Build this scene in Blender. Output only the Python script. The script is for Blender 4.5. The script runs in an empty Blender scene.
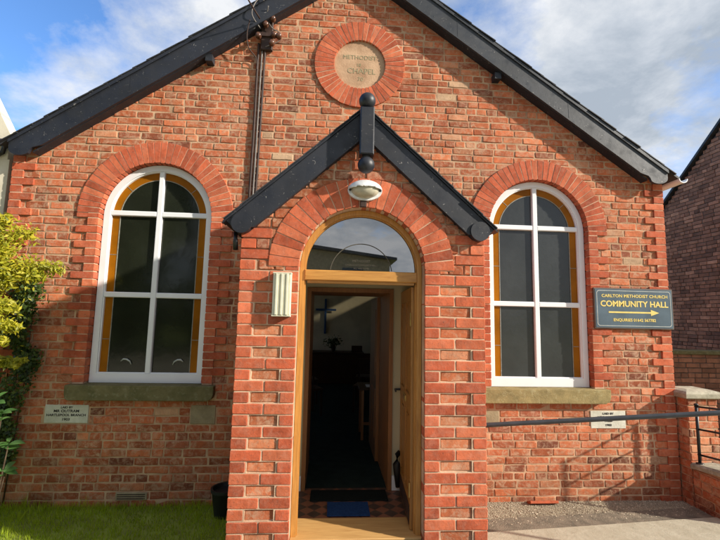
import bpy, math, random
import numpy as np
from mathutils import Vector, Matrix
from mathutils.geometry import tessellate_polygon
R = math.radians
rnd = random.Random(7)
nr = np.random.RandomState(5)
C = bpy.context.scene.collection
S = bpy.context.scene

# ---------------------------------------------------------------- camera, sky, sun, exposure
def make_camera():
    cam = bpy.data.cameras.new('camera'); o = bpy.data.objects.new('camera', cam); C.objects.link(o)
    y, t, r = R(3.934), R(6.429), R(1.203)
    fw = Vector((math.sin(y)*math.cos(t), math.cos(y)*math.cos(t), math.sin(t)))
    rt = Vector((math.cos(y), -math.sin(y), 0)); up = rt.cross(fw)
    rt2 = rt*math.cos(r) + up*math.sin(r); up2 = -rt*math.sin(r) + up*math.cos(r)
    M = Matrix((rt2, up2, -fw)).transposed().to_4x4(); M.translation = (-.213, -4.166, 1.767)
    o.matrix_world = M
    cam.sensor_width = 36; cam.lens = 415.25/720*36; cam.clip_start = .05; cam.clip_end = 2000
    S.camera = o
make_camera()
QX, QZ = 2.35, 1.2                                   # light travels (-QX, +1, -QZ)
sun_dir = Vector((QX, -1, QZ)).normalized()          # towards the sun
sl = bpy.data.lights.new('sun', 'SUN'); sl.energy = 3.4; sl.angle = R(1.2); sl.color = (1, .92, .80)
so = bpy.data.objects.new('sun', sl); C.objects.link(so); so.location = (20, -20, 20)
so.rotation_euler = sun_dir.to_track_quat('Z', 'Y').to_euler()
S.view_settings.view_transform = 'Standard'; S.view_settings.look = 'None'
S.view_settings.exposure = 1.2; S.view_settings.gamma = 1; S.view_settings.use_curve_mapping = False
S.render.engine = 'CYCLES'; S.cycles.max_bounces = 8; S.cycles.use_denoising = True

def NT(nt):
    L = nt.links
    def n(t, **k):
        x = nt.nodes.new(t)
        for a, b in k.items():
            if a.startswith('i_'):
                x.inputs[a[2:].replace('_', ' ')].default_value = b
            else: setattr(x, a, b)
        return x
    def math_(op, a, b=None, c=None, clamp=False):
        x = nt.nodes.new('ShaderNodeMath'); x.operation = op; x.use_clamp = clamp
        for i, v in enumerate((a, b, c)):
            if v is None: continue
            if isinstance(v, (int, float)): x.inputs[i].default_value = v
            else: L.new(v, x.inputs[i])
        return x.outputs[0]
    def mix(f, a, b, mode='MIX'):
        x = nt.nodes.new('ShaderNodeMix'); x.data_type = 'RGBA'; x.blend_type = mode
        for i, v in ((0, f), (6, a), (7, b)):
            if isinstance(v, (int, float)): x.inputs[i].default_value = v
            elif isinstance(v, tuple): x.inputs[i].default_value = (*v[:3], 1)
            else: L.new(v, x.inputs[i])
        return x.outputs[2]
    def noise(vec, scale, detail=4, rough=.55, dist=0):
        x = nt.nodes.new('ShaderNodeTexNoise'); x.inputs['Scale'].default_value = scale
        x.inputs['Detail'].default_value = detail; x.inputs['Roughness'].default_value = rough
        x.inputs['Distortion'].default_value = dist
        if vec is not None: L.new(vec, x.inputs['Vector'])
        return x.outputs['Fac']
    def ramp(f, stops, interp='LINEAR'):
        x = nt.nodes.new('ShaderNodeValToRGB'); cr = x.color_ramp; cr.interpolation = interp
        while len(cr.elements) < len(stops): cr.elements.new(.5)
        for e, (p, c) in zip(cr.elements, stops):
            e.position = p; e.color = (*c, 1) if isinstance(c, tuple) else (c, c, c, 1)
        L.new(f, x.inputs[0]); return x.outputs[0]
    return n, math_, mix, noise, ramp, L

def make_world():
    w = bpy.data.worlds.new('World'); S.world = w; w.use_nodes = True
    nt = w.node_tree; nt.nodes.clear()
    n, m, mix, noise, ramp, L = NT(nt)
    tc = n('ShaderNodeTexCoord'); sep = n('ShaderNodeSeparateXYZ'); L.new(tc.outputs['Generated'], sep.inputs[0])
    x, y, z = sep.outputs
    sky = n('ShaderNodeTexSky'); sky.sky_type = 'NISHITA'; sky.sun_disc = False
    sky.sun_elevation = math.asin(sun_dir.z); sky.sun_rotation = math.atan2(sun_dir.x, sun_dir.y)
    sky.air_density = 1.0; sky.dust_density = .6; sky.ozone_density = 1.6
    zz = m('ADD', m('MAXIMUM', z, 0.0), .28)
    cx = m('DIVIDE', x, zz); cy = m('DIVIDE', y, zz)
    cb = n('ShaderNodeCombineXYZ'); L.new(cx, cb.inputs[0]); L.new(cy, cb.inputs[1]); cb.inputs[2].default_value = 3.1
    big = noise(cb.outputs[0], 1.15, 9, .52, .25)
    fine = noise(cb.outputs[0], 5.0, 9, .62, .1)
    bias = m('ADD', m('MULTIPLY', x, .20), m('MULTIPLY', m('MAXIMUM', m('MULTIPLY', y, -1.0), 0.0), .16))
    d = m('ADD', m('ADD', big, m('MULTIPLY', m('SUBTRACT', fine, .5), .38)), bias)
    mask = ramp(d, [(.43, 0.0), (.60, 1.0)])
    shade = ramp(m('ADD', noise(cb.outputs[0], 3.4, 9, .62, .2), m('MULTIPLY', x, -.16)), [(.30, (.40, .46, .54)), (.44, (.56, .61, .68)), (.62, (.82, .84, .87))])
    bg1 = n('ShaderNodeBackground'); bg1.inputs['Strength'].default_value = .095
    tint = mix(1.0, sky.outputs[0], (.66, .93, 1.25), 'MULTIPLY'); L.new(tint, bg1.inputs[0])
    bg2 = n('ShaderNodeBackground'); L.new(shade, bg2.inputs[0]); bg2.inputs['Strength'].default_value = .48
    ms = n('ShaderNodeMixShader'); L.new(mask, ms.inputs[0]); L.new(bg1.outputs[0], ms.inputs[1]); L.new(bg2.outputs[0], ms.inputs[2])
    out = n('ShaderNodeOutputWorld'); L.new(ms.outputs[0], out.inputs[0])
make_world()

# ---------------------------------------------------------------- materials
def mat(name):
    m = bpy.data.materials.new(name); m.use_nodes = True; nt = m.node_tree; nt.nodes.clear()
    t = NT(nt); n, L = t[0], t[5]
    b = n('ShaderNodeBsdfPrincipled'); o = n('ShaderNodeOutputMaterial'); L.new(b.outputs[0], o.inputs[0])
    tc = n('ShaderNodeTexCoord')
    return m, b, t, tc.outputs['Object'], o
def bump(t, b, h, strength=.5, dist=.004):
    n, L = t[0], t[5]
    x = n('ShaderNodeBump'); x.inputs['Strength'].default_value = strength; x.inputs['Distance'].default_value = dist
    L.new(h, x.inputs['Height']); L.new(x.outputs[0], b.inputs['Normal'])
def attr(t, name='col'):
    n, L = t[0], t[5]
    a = n('ShaderNodeAttribute', attribute_name=name); s = n('ShaderNodeSeparateColor'); L.new(a.outputs['Color'], s.inputs[0])
    return s.outputs

def brick_mat(name, stops, smear, smearcol, vlo=.72, vhi=1.25):
    m, b, t, P, o = mat(name); n, mt, mix, noise, ramp, L = t
    r, g, bl = attr(t)
    col = ramp(r, stops)
    off = n('ShaderNodeCombineXYZ'); L.new(mt('MULTIPLY', bl, 40.0), off.inputs[0]); L.new(mt('MULTIPLY', g, 23.0), off.inputs[1])
    va = n('ShaderNodeVectorMath', operation='ADD'); L.new(P, va.inputs[0]); L.new(off.outputs[0], va.inputs[1])
    V = va.outputs[0]
    val = mt('ADD', mt('MULTIPLY', g, vhi-vlo), vlo)
    blot = ramp(noise(V, 9, 6, .65, .4), [(.3, .72), (.5, 1.0), (.72, 1.25)])
    col = mix(1.0, col, blot, 'MULTIPLY')
    vv = n('ShaderNodeCombineXYZ'); [L.new(val, vv.inputs[i]) for i in range(3)]
    col = mix(1.0, col, vv.outputs[0], 'MULTIPLY')
    # dark fired spots, pale mortar smears and salts
    spots = ramp(noise(V, 60, 3, .6), [(.60, 0.0), (.72, .55)])
    col = mix(spots, col, (.09, .045, .035))
    big = noise(P, 1.1, 4, .6)
    sm = mt('MULTIPLY', ramp(noise(V, 17, 7, .75, .8), [(.46, 0.0), (.64, 1.0)]), ramp(big, [(.35, smear*.5), (.65, smear)]))
    col = mix(sm, col, smearcol)
    sp_ = n('ShaderNodeSeparateXYZ'); L.new(P, sp_.inputs[0])
    low = ramp(mt('ADD', sp_.outputs[2], mt('MULTIPLY', mt('SUBTRACT', noise(P, 3.5, 5, .6), .5), .7)), [(.12, .5), (.55, 0.0)])
    col = mix(low, col, mix(1.0, col, (.62, .66, .60), 'MULTIPLY'))
    st_ = n('ShaderNodeMapping'); L.new(P, st_.inputs[0]); st_.inputs['Scale'].default_value = (2.6, 2.6, .5)
    col = mix(ramp(noise(st_.outputs[0], 1.3, 6, .62, .4), [(.54, 0.0), (.68, .55)]), col, mix(1.0, col, (.62, .60, .58), 'MULTIPLY'))
    L.new(col, b.inputs['Base Color']); b.inputs['Roughness'].default_value = .9
    b.inputs['Specular IOR Level'].default_value = .25
    bump(t, b, mt('ADD', noise(V, 45, 6, .7), mt('MULTIPLY', noise(V, 12, 3, .5), 1.2)), .75, .004)
    return m
M = {}
M['brick'] = brick_mat('common_brick', [(0, (.18, .060, .034)), (.18, (.29, .082, .040)), (.5, (.43, .115, .047)), (.78, (.50, .155, .066)), (.93, (.50, .21, .11)), (1, (.47, .31, .19))], .84, (.54, .36, .24))
M['redbrick'] = brick_mat('pressed_red_brick', [(0, (.37, .080, .036)), (.5, (.47, .102, .044)), (1, (.53, .145, .066))], .25, (.52, .33, .24), .86, 1.14)
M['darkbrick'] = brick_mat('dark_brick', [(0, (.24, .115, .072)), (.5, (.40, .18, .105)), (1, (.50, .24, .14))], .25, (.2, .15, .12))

def simple(name, col, rough=.6, spec=.5, var=.0, scale=8, bmp=0, bscale=30, metal=0, col2=None, bdist=.003):
    m, b, t, P, o = mat(name); n, mt, mix, noise, ramp, L = t
    c2 = col2 or tuple(c*(1-var) for c in col)
    f = ramp(noise(P, scale, 6, .6, .3), [(.38, 0.0), (.62, 1.0)])
    L.new(mix(f, c2, col), b.inputs['Base Color'])
    b.inputs['Roughness'].default_value = rough; b.inputs['Specular IOR Level'].default_value = spec; b.inputs['Metallic'].default_value = metal
    if bmp: bump(t, b, noise(P, bscale, 5, .65), bmp, bdist)
    return m
M['mortar'] = simple('mortar', (.56, .37, .235), .95, .1, scale=4, col2=(.36, .22, .135), bmp=1, bscale=60)
M['mortar2'] = simple('pink_mortar', (.64, .45, .31), .95, .1, scale=5, col2=(.46, .29, .19), bmp=1, bscale=60)
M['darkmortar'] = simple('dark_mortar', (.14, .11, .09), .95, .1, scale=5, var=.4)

def black_paint(name, base, worn, amt):
    m, b, t, P, o = mat(name); n, mt, mix, noise, ramp, L = t
    f = ramp(noise(P, 14, 8, .72, 1.2), [(.62, 0.0), (.70, amt)])
    big = ramp(noise(P, 2.2, 5, .6), [(.3, (base[0]*.7, base[1]*.7, base[2]*.7)), (.7, tuple(c*1.6 for c in base))])
    chips = ramp(noise(P, 34, 5, .6, 1.6), [(.66, 0.0), (.70, amt)])
    L.new(mix(chips, mix(f, big, worn), (.42, .40, .37)), b.inputs['Base Color'])
    L.new(ramp(noise(P, 9, 4), [(.3, .38), (.7, .7)]), b.inputs['Roughness'])
    bump(t, b, noise(P, 25, 6, .7), .35, .003); return m
M['black'] = black_paint('black_gloss_timber', (.012, .014, .02), (.06, .062, .07), .55)
M['blackworn'] = black_paint('weathered_black_timber', (.024, .027, .033), (.12, .12, .115), .7)
M['slate'] = simple('slate', (.045, .047, .053), .6, .4, scale=6, var=.45, bmp=.5, bscale=25)
M['white'] = simple('white_upvc', (.80, .81, .82), .28, .5, scale=3, var=.05)
M['cream'] = simple('cream_render', (.68, .63, .50), .85, .2, scale=2.5, col2=(.55, .50, .38), bmp=.4, bscale=50)
M['creaminner'] = simple('cream_emulsion', (.55, .49, .33), .8, .2, scale=1.5, var=.12)
M['wallinner'] = simple('dull_inner_plaster', (.68, .63, .48), .85, .2, scale=1.5, var=.2)

def stone_mat(name, a, bcol, lich, amt=.5):
    m, b, t, P, o = mat(name); n, mt, mix, noise, ramp, L = t
    c = mix(ramp(noise(P, 7, 7, .65, .5), [(.35, 0.0), (.65, 1.0)]), a, bcol)
    c = mix(ramp(noise(P, 22, 6, .7, .4), [(.55, 0.0), (.65, amt)]), c, lich)
    L.new(c, b.inputs['Base Color']); b.inputs['Roughness'].default_value = .95; b.inputs['Specular IOR Level'].default_value = .15
    bump(t, b, noise(P, 38, 7, .75), .8, .006); return m
M['concrete'] = stone_mat('pale_concrete', (.47, .43, .33), (.39, .35, .26), (.30, .28, .21), .45)
M['sillstone'] = stone_mat('sill_sandstone', (.33, .26, .12), (.21, .17, .08), (.42, .38, .22))
M['sillmossy'] = stone_mat('mossy_sill_sandstone', (.20, .17, .085), (.12, .11, .05), (.27, .26, .17))
M['roundstone'] = stone_mat('date_stone', (.43, .45, .28), (.35, .365, .23), (.52, .51, .35), .35)
M['plaque'] = stone_mat('pale_plaque_stone', (.66, .64, .55), (.52, .51, .42), (.74, .72, .64), .3)
M['plaquetan'] = stone_mat('tan_stone', (.36, .29, .18), (.26, .21, .13), (.42, .36, .24), .4)
M['capstone'] = stone_mat('cap_stone', (.46, .42, .32), (.27, .25, .19), (.62, .60, .48), .6)
M['letters'] = simple('worn_black_lettering', (.035, .033, .03), .8, .2, var=.2)
M['letters_faint'] = simple('cut_lettering', (.31, .27, .17), .9, .1, scale=30, col2=(.38, .33, .20))
M['letters_fanlight'] = simple('etched_lettering', (.10, .09, .07), .8, .1, var=.2)
M['gold'] = simple('gold_sign_paint', (.78, .60, .16), .45, .5, scale=40, var=.15)
M['silverline'] = simple('pale_sign_line', (.45, .47, .44), .5, .5, scale=30, var=.2)
M['signblue'] = simple('slate_blue_sign', (.085, .125, .16), .35, .5, scale=5, var=.25)
M['signedge'] = simple('brown_sign_edge', (.12, .08, .06), .6, .4, var=.2)
M['lampwhite'] = simple('grey_white_lamp_plastic', (.78, .79, .79), .4, .5, scale=12, var=.3)
M['lamplens'] = simple('yellowed_lamp_lens', (.50, .47, .36), .3, .5, scale=20, var=.2)
M['boxcream'] = simple('yellowed_cream_plastic', (.68, .66, .50), .5, .4, scale=10, var=.12)
M['metalblack'] = simple('black_painted_iron', (.018, .019, .022), .42, .5, scale=15, var=.4)
M['railgrey'] = simple('grey_painted_rail', (.055, .06, .068), .38, .5, scale=9, var=.3)
M['cable'] = simple('dark_brown_cable', (.06, .035, .028), .6, .3, scale=15, var=.4)
M['cablegrey'] = simple('grey_cable', (.25, .22, .20), .6, .3, scale=15, var=.4)
M['porcelain'] = simple('brown_insulator', (.14, .06, .035), .3, .5, scale=20, var=.5)
M['brass'] = simple('brass', (.65, .48, .18), .3, .5, metal=.9, var=.2)
M['bluemat'] = simple('blue_carpet', (.018, .05, .15), .95, .1, scale=60, var=.35, bmp=.6, bscale=300)
M['blackmat'] = simple('black_ribbed_mat', (.012, .015, .014), .95, .1, scale=40, var=.3, bmp=.6, bscale=200)
M['carpet'] = simple('dark_green_carpet', (.02, .032, .028), .95, .1, scale=12, var=.3, bmp=.5, bscale=200)
M['darkwood'] = simple('dark_wood', (.05, .022, .012), .5, .4, scale=4, var=.4)
M['bluecross'] = simple('blue_cross_paint', (.03, .085, .24), .5, .4, var=.1)
M['paper'] = simple('white_paper', (.7, .7, .7), .7, .3)
M['plastic_black'] = simple('black_plastic', (.012, .012, .012), .5, .4, var=.2)
M['concretegrey'] = simple('grey_step_concrete', (.22, .21, .20), .9, .2, scale=12, col2=(.14, .13, .125), bmp=.6, bscale=70)
M['soil'] = simple('ground_soil', (.26, .31, .06), .95, .1, scale=5, col2=(.18, .20, .05), bmp=.8, bscale=40)
M['tarmac'] = simple('gravelly_tarmac', (.36, .31, .22), .95, .15, scale=2.2, col2=(.25, .21, .15), bmp=1, bscale=110, bdist=.008)
M['tarmacdark'] = simple('dark_tarmac', (.24, .20, .15), .95, .15, scale=9, col2=(.15, .13, .10), bmp=1, bscale=110, bdist=.008)
M['lead'] = simple('pale_lead_came', (.28, .27, .22), .5, .5, scale=30, var=.3)

def wood_mat(name, a, bcol, vert=True, rough=.4, s=1.0):
    m, b, t, P, o = mat(name); n, mt, mix, noise, ramp, L = t
    mp = n('ShaderNodeMapping'); L.new(P, mp.inputs[0]); mp.inputs['Scale'].default_value = (30*s, 30*s, 2.2*s) if vert else (2.2*s, 30*s, 30*s)
    g = noise(mp.outputs[0], 1.4, 8, .65, 1.5)
    L.new(mix(ramp(g, [(.3, 0.0), (.7, 1.0)]), bcol, a), b.inputs['Base Color'])
    b.inputs['Roughness'].default_value = rough; bump(t, b, g, .2, .002); return m
M['oak'] = wood_mat('varnished_golden_pine', (.58, .29, .07), (.36, .155, .032))
M['oakh'] = wood_mat('varnished_golden_pine_rail', (.58, .29, .07), (.36, .155, .032), False)
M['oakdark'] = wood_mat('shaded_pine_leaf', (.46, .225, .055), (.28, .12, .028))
M['redwood'] = wood_mat('reddish_inner_frame', (.32, .145, .05), (.20, .08, .028))
M['threshold'] = wood_mat('worn_pine_threshold', (.60, .36, .13), (.42, .22, .07), False, .6)

def glass_mat(name, base, rough, spec=.5, wav=0.0, wscale=9):
    m, b, t, P, o = mat(name); n, mt, mix, noise, ramp, L = t
    L.new(mix(ramp(noise(P, 2.5, 4, .6), [(.3, 0.0), (.7, 1.0)]), tuple(c*.55 for c in base), base), b.inputs['Base Color'])
    b.inputs['Roughness'].default_value = rough; b.inputs['Specular IOR Level'].default_value = spec
    if wav: bump(t, b, noise(P, wscale, 3, .5, .8), wav, .003)
    return m
M['glassdark'] = glass_mat('dark_obscured_glass', (.018, .021, .013), .10, .5, .3, 5)
M['glasspattern'] = glass_mat('patterned_obscured_glass', (.034, .038, .038), .25, .62, .5, 16)
M['amber'] = glass_mat('amber_glass', (.36, .125, .005), .3, .1, .1)
M['fanglass'] = glass_mat('fanlight_glass', (.012, .012, .010), .012, .5)
M['fanglass'].node_tree.nodes['Principled BSDF'].inputs['IOR'].default_value = 3.6
m = bpy.data.materials.new('clear_added_window_glass'); m.use_nodes = True; nt = m.node_tree; nt.nodes.clear()
_t = NT(nt); _tr = _t[0]('ShaderNodeBsdfTransparent'); _tr.inputs[0].default_value = (.85, .83, .78, 1); _o = _t[0]('ShaderNodeOutputMaterial'); nt.links.new(_tr.outputs[0], _o.inputs[0])
M['clearglass'] = m
M['tintglass'] = m.copy(); M['tintglass'].name = 'tinted_added_rooflight_glass'
for q in M['tintglass'].node_tree.nodes:
    if q.type == 'BSDF_TRANSPARENT': q.inputs[0].default_value = (.42, .40, .35, 1)

def leaf_mat(name, a, bcol, c, trans=.35):
    m, b, t, P, o = mat(name); n, mt, mix, noise, ramp, L = t
    r, g, bl = attr(t)
    col = ramp(r, [(0, a), (.5, bcol), (1, c)]); L.new(col, b.inputs['Base Color']); b.inputs['Roughness'].default_value = .5
    tr = n('ShaderNodeBsdfTranslucent'); L.new(mix(1.0, col, (1.25, 1.3, .6), 'MULTIPLY'), tr.inputs[0])
    ms = n('ShaderNodeMixShader'); ms.inputs[0].default_value = trans
    L.new(b.outputs[0], ms.inputs[1]); L.new(tr.outputs[0], ms.inputs[2]); L.new(ms.outputs[0], o.inputs[0]); return m
M['goldleaf'] = leaf_mat('golden_foliage', (.14, .17, .012), (.36, .36, .02), (.55, .48, .035), .4)
M['ivyleaf'] = leaf_mat('ivy_foliage', (.02, .04, .01), (.055, .10, .018), (.13, .17, .025))
M['laurelleaf'] = leaf_mat('broad_leaf_foliage', (.05, .12, .03), (.09, .20, .05), (.14, .27, .08))
M['darkleaf'] = leaf_mat('dark_tree_foliage', (.02, .035, .008), (.04, .07, .012), (.10, .11, .02))
M['grassblade'] = leaf_mat('grass_blade', (.20, .27, .014), (.38, .48, .025), (.52, .58, .06), .6)
M['bark'] = simple('bark', (.10, .07, .045), .9, .1, scale=20, var=.5, bmp=1, bscale=40)

def tile_mat():
    m, b, t, P, o = mat('geometric_porch_tiles'); n, mt, mix, noise, ramp, L = t
    s = n('ShaderNodeSeparateXYZ'); L.new(P, s.inputs[0])
    u = mt('MULTIPLY', mt('ADD', s.outputs[0], s.outputs[1]), 8.5); v = mt('MULTIPLY', mt('SUBTRACT', s.outputs[0], s.outputs[1]), 8.5)
    ck = n('ShaderNodeTexChecker'); ck.inputs['Scale'].default_value = 1
    cb = n('ShaderNodeCombineXYZ'); L.new(u, cb.inputs[0]); L.new(v, cb.inputs[1]); cb.inputs[2].default_value = .5; L.new(cb.outputs[0], ck.inputs[0])
    ck.inputs[1].default_value = (.24, .085, .045, 1); ck.inputs[2].default_value = (.035, .025, .022, 1)
    L.new(mix(.25, ck.outputs[0], ramp(noise(P, 20), [(.3, (.12, .05, .03)), (.7, (.25, .15, .09))])), b.inputs['Base Color']); b.inputs['Roughness'].default_value = .5
    return m
M['tiles'] = tile_mat()

# ---------------------------------------------------------------- mesh helpers
class MB:
    def __init__(s): s.v = []; s.f = []; s.c = []; s.m = []
    def add(s, vs, fs, col=(.5, .5, .5), mi=0):
        k = len(s.v); s.v += [tuple(v) for v in vs]
        for f in fs: s.f.append([i+k for i in f]); s.c.append(col); s.m.append(mi)
    def box(s, x0, x1, y0, y1, z0, z1, col=(.5, .5, .5), mi=0, bev=0):
        if bev:
            b = bev; vs = []; 
            for (y, i) in ((y0, b), (y0+b, 0), (y1-b, 0), (y1, b)):
                c = b*.6 if i == 0 else 0
                vs += [(x0+i+0, y, z0+i), (x1-i, y, z0+i), (x1-i, y, z1-i), (x0+i, y, z1-i)]
            fs = [(0, 1, 2, 3), (15, 14, 13, 12)]
            for k in range(3):
                for j in range(4): a = k*4+j; b2 = k*4+(j+1) % 4; fs.append((a, a+4, b2+4, b2))
            s.add(vs, fs, col, mi); return
        vs = [(x, y, z) for x in (x0, x1) for y in (y0, y1) for z in (z0, z1)]
        s.add(vs, [(0, 1, 3, 2), (4, 6, 7, 5), (0, 4, 5, 1), (2, 3, 7, 6), (0, 2, 6, 4), (1, 5, 7, 3)], col, mi)
    def tube(s, pts, r, n=10, mi=0, col=(.5, .5, .5), cap=True):
        pts = [Vector(p) for p in pts]; rings = []
        for i, p in enumerate(pts):
            d = (pts[min(i+1, len(pts)-1)]-pts[max(i-1, 0)]).normalized()
            a = d.cross(Vector((0, 0, 1))); 
            if a.length < .05: a = d.cross(Vector((1, 0, 0)))
            a.normalize(); b = d.cross(a)
            rr = r[i] if isinstance(r, (list, tuple)) else r
            rings.append([p+(a*math.cos(2*math.pi*k/n)+b*math.sin(2*math.pi*k/n))*rr for k in range(n)])
        vs = [v for q in rings for v in q]; fs = []
        for i in range(len(pts)-1):
            for k in range(n): a = i*n+k; b = i*n+(k+1) % n; fs.append((a, b, b+n, a+n))
        if cap: fs += [tuple(range(n))[::-1], tuple((len(pts)-1)*n+k for k in range(n))]
        s.add(vs, fs, col, mi)
    def lathe(s, prof, c, n=24, axis='z', mi=0, col=(.5, .5, .5)):
        vs = []; fs = []
        for r, h in prof:
            for k in range(n):
                a = 2*math.pi*k/n; x, y = r*math.cos(a), r*math.sin(a)
                vs.append((c[0]+x, c[1]+y, c[2]+h) if axis == 'z' else (c[0]+x, c[1]+h, c[2]+y) if axis == 'y' else (c[0]+h, c[1]+x, c[2]+y))
        for i in range(len(prof)-1):
            for k in range(n): a = i*n+k; b = i*n+(k+1) % n; fs.append((a, b, b+n, a+n))
        fs += [tuple(range(n))[::-1], tuple((len(prof)-1)*n+k for k in range(n))]
        s.add(vs, fs, col, mi)
    def poly(s, loops, y0, y1, mi=0, col=(.5, .5, .5), fr=None):
        """loops of (x,z); first is the outline, the others holes; extruded y0..y1"""
        tri = tessellate_polygon([[Vector((a, b, 0)) for a, b in l] for l in loops])
        flat = [p for l in loops for p in l]; N = len(flat)
        vs = [(x, y0, z) for x, z in flat]+[(x, y1, z) for x, z in flat]
        if fr: vs = [fr(v) for v in vs]
        fs = [tuple(t) for t in tri]+[tuple(i+N for i in reversed(t)) for t in tri]
        k = 0
        for l in loops:
            L_ = len(l)
            for i in range(L_): a = k+i; b = k+(i+1) % L_; fs.append((a, b, b+N, a+N))
            k += L_
        s.add(vs, fs, col, mi)
    def brick(s, quad, d0, d1, fr, col, mi=0, j=.0022, bev=.0055):
        """quad: 4 (u,w) ccw; d0 back, d1 face (outwards)"""
        P = []
        for i in range(4):
            a = quad[i]; b = quad[(i+1) % 4]; pv = quad[i-1]
            la = math.hypot(b[0]-a[0], b[1]-a[1]); lp = math.hypot(pv[0]-a[0], pv[1]-a[1])
            ca = rnd.uniform(.002, .007)
            if la < .02 or lp < .02: ca = .001
            P.append((a[0]+(pv[0]-a[0])/max(lp, 1e-6)*ca, a[1]+(pv[1]-a[1])/max(lp, 1e-6)*ca))
            P.append((a[0]+(b[0]-a[0])/max(la, 1e-6)*ca, a[1]+(b[1]-a[1])/max(la, 1e-6)*ca))
            if la > .15:
                for q in (.33, .67): P.append((a[0]+(b[0]-a[0])*q, a[1]+(b[1]-a[1])*q))
        P = [(a+rnd.uniform(-j, j), b+rnd.uniform(-j, j)) for a, b in P]
        cx = sum(p[0] for p in P)/len(P); cy = sum(p[1] for p in P)/len(P); n = len(P)
        hx = max(abs(p[0]-cx) for p in P); hy = max(abs(p[1]-cy) for p in P)
        tl = (rnd.uniform(-1, 1)*.0018, rnd.uniform(-1, 1)*.0014)
        ins = [(cx+(a-cx)*(1-bev/max(hx, .01)), cy+(b-cy)*(1-bev/max(hy, .01))) for a, b in P]
        vs = [fr((a, b, d0)) for a, b in P]+[fr((a, b, d1-bev*.8+tl[0]*(a-cx)/max(hx, .01))) for a, b in P]+[fr((a, b, d1+tl[0]*(a-cx)/max(hx, .01)+tl[1]*(b-cy)/max(hy, .01))) for a, b in ins]
        fs = []
        for k in range(2):
            for i in range(n): a = k*n+i; b = k*n+(i+1) % n; fs.append((a, b, b+n, a+n))
        fs.append(tuple(range(2*n, 3*n)))
        s.add(vs, fs, col, mi)
    def build(s, name, mats, parent=None, smooth=False, world=None):
        me = bpy.data.meshes.new(name); me.from_pydata(s.v, [], s.f)
        if not isinstance(mats, (list, tuple)): mats = [mats]
        for q in mats: me.materials.append(q)
        me.polygons.foreach_set('material_index', s.m)
        lt = np.array([len(f) for f in s.f]); ca = me.color_attributes.new('col', 'FLOAT_COLOR', 'CORNER')
        c4 = np.ones((len(s.c), 4), np.float32); c4[:, :3] = np.array(s.c, np.float32)
        ca.data.foreach_set('color', np.repeat(c4, lt, axis=0).ravel())
        if smooth: me.polygons.foreach_set('use_smooth', [True]*len(s.f))
        me.update()
        import bmesh
        if len(s.f) < 60000:
            bm = bmesh.new(); bm.from_mesh(me); bmesh.ops.recalc_face_normals(bm, faces=bm.faces); bm.to_mesh(me); bm.free()
        o = bpy.data.objects.new(name, me); C.objects.link(o)
        if parent: o.parent = parent; o.matrix_parent_inverse = parent.matrix_world.inverted()
        return o
def tag(o, label=None, cat=None, group=None, kind=None):
    if label: o['label'] = label
    if cat: o['category'] = cat
    if group: o['group'] = group
    if kind: o['kind'] = kind
    return o
def empty(name, loc, label, cat, group=None):
    o = bpy.data.objects.new(name, None); C.objects.link(o); o.location = loc; o.empty_display_size = .1
    o.matrix_world = Matrix.Translation(loc); return tag(o, label, cat, group)
def smooth_by_angle(o, a=40):
    me = o.data; me.polygons.foreach_set('use_smooth', [True]*len(me.polygons))
    import bmesh
    bm = bmesh.new(); bm.from_mesh(me)
    for e in bm.edges:
        e.smooth = len(e.link_faces) == 2 and e.calc_face_angle(0) < R(a)
    bm.to_mesh(me); bm.free()
def text_mesh(name, txt, size, x, y, z, m, parent, depth=.001, sx=1.0, bold=0, align='CENTER', curve=None):
    cu = bpy.data.curves.new(name, 'FONT'); cu.body = txt; cu.size = size; cu.extrude = depth; cu.align_x = align; cu.align_y = 'CENTER'; cu.offset = bold
    cu.resolution_u = 3
    o = bpy.data.objects.new(name, cu); C.objects.link(o)
    dg = bpy.context.evaluated_depsgraph_get(); dg.update()
    me = bpy.data.meshes.new_from_object(o.evaluated_get(dg)); bpy.data.objects.remove(o)
    me.materials.clear(); me.materials.append(m); me.name = name
    T = Matrix.Translation((x, y, z)) @ Matrix.Rotation(R(90), 4, 'X') @ Matrix.Diagonal((sx, 1, 1, 1))
    me.transform(T)
    ob = bpy.data.objects.new(name, me); C.objects.link(ob)
    if parent: ob.parent = parent; ob.matrix_parent_inverse = parent.matrix_world.inverted()
    return ob

ZO, CH = .05, .075            # course grid
def row_of(z): return int(math.floor((z-ZO)/CH))
FRONT = lambda Y: (lambda p: (p[0], Y-p[2], p[1]))
def rc(lo=0., hi=1.): return (rnd.uniform(lo, hi), rnd.random(), rnd.random())
def common_col():
    r = rnd.random()
    v = .02+.16*rnd.random() if r < .08 else (.82+.18*rnd.random() if r < .11 else rnd.gauss(.52, .14))
    return (min(max(v, 0), 1), rnd.random(), rnd.random())

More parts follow.
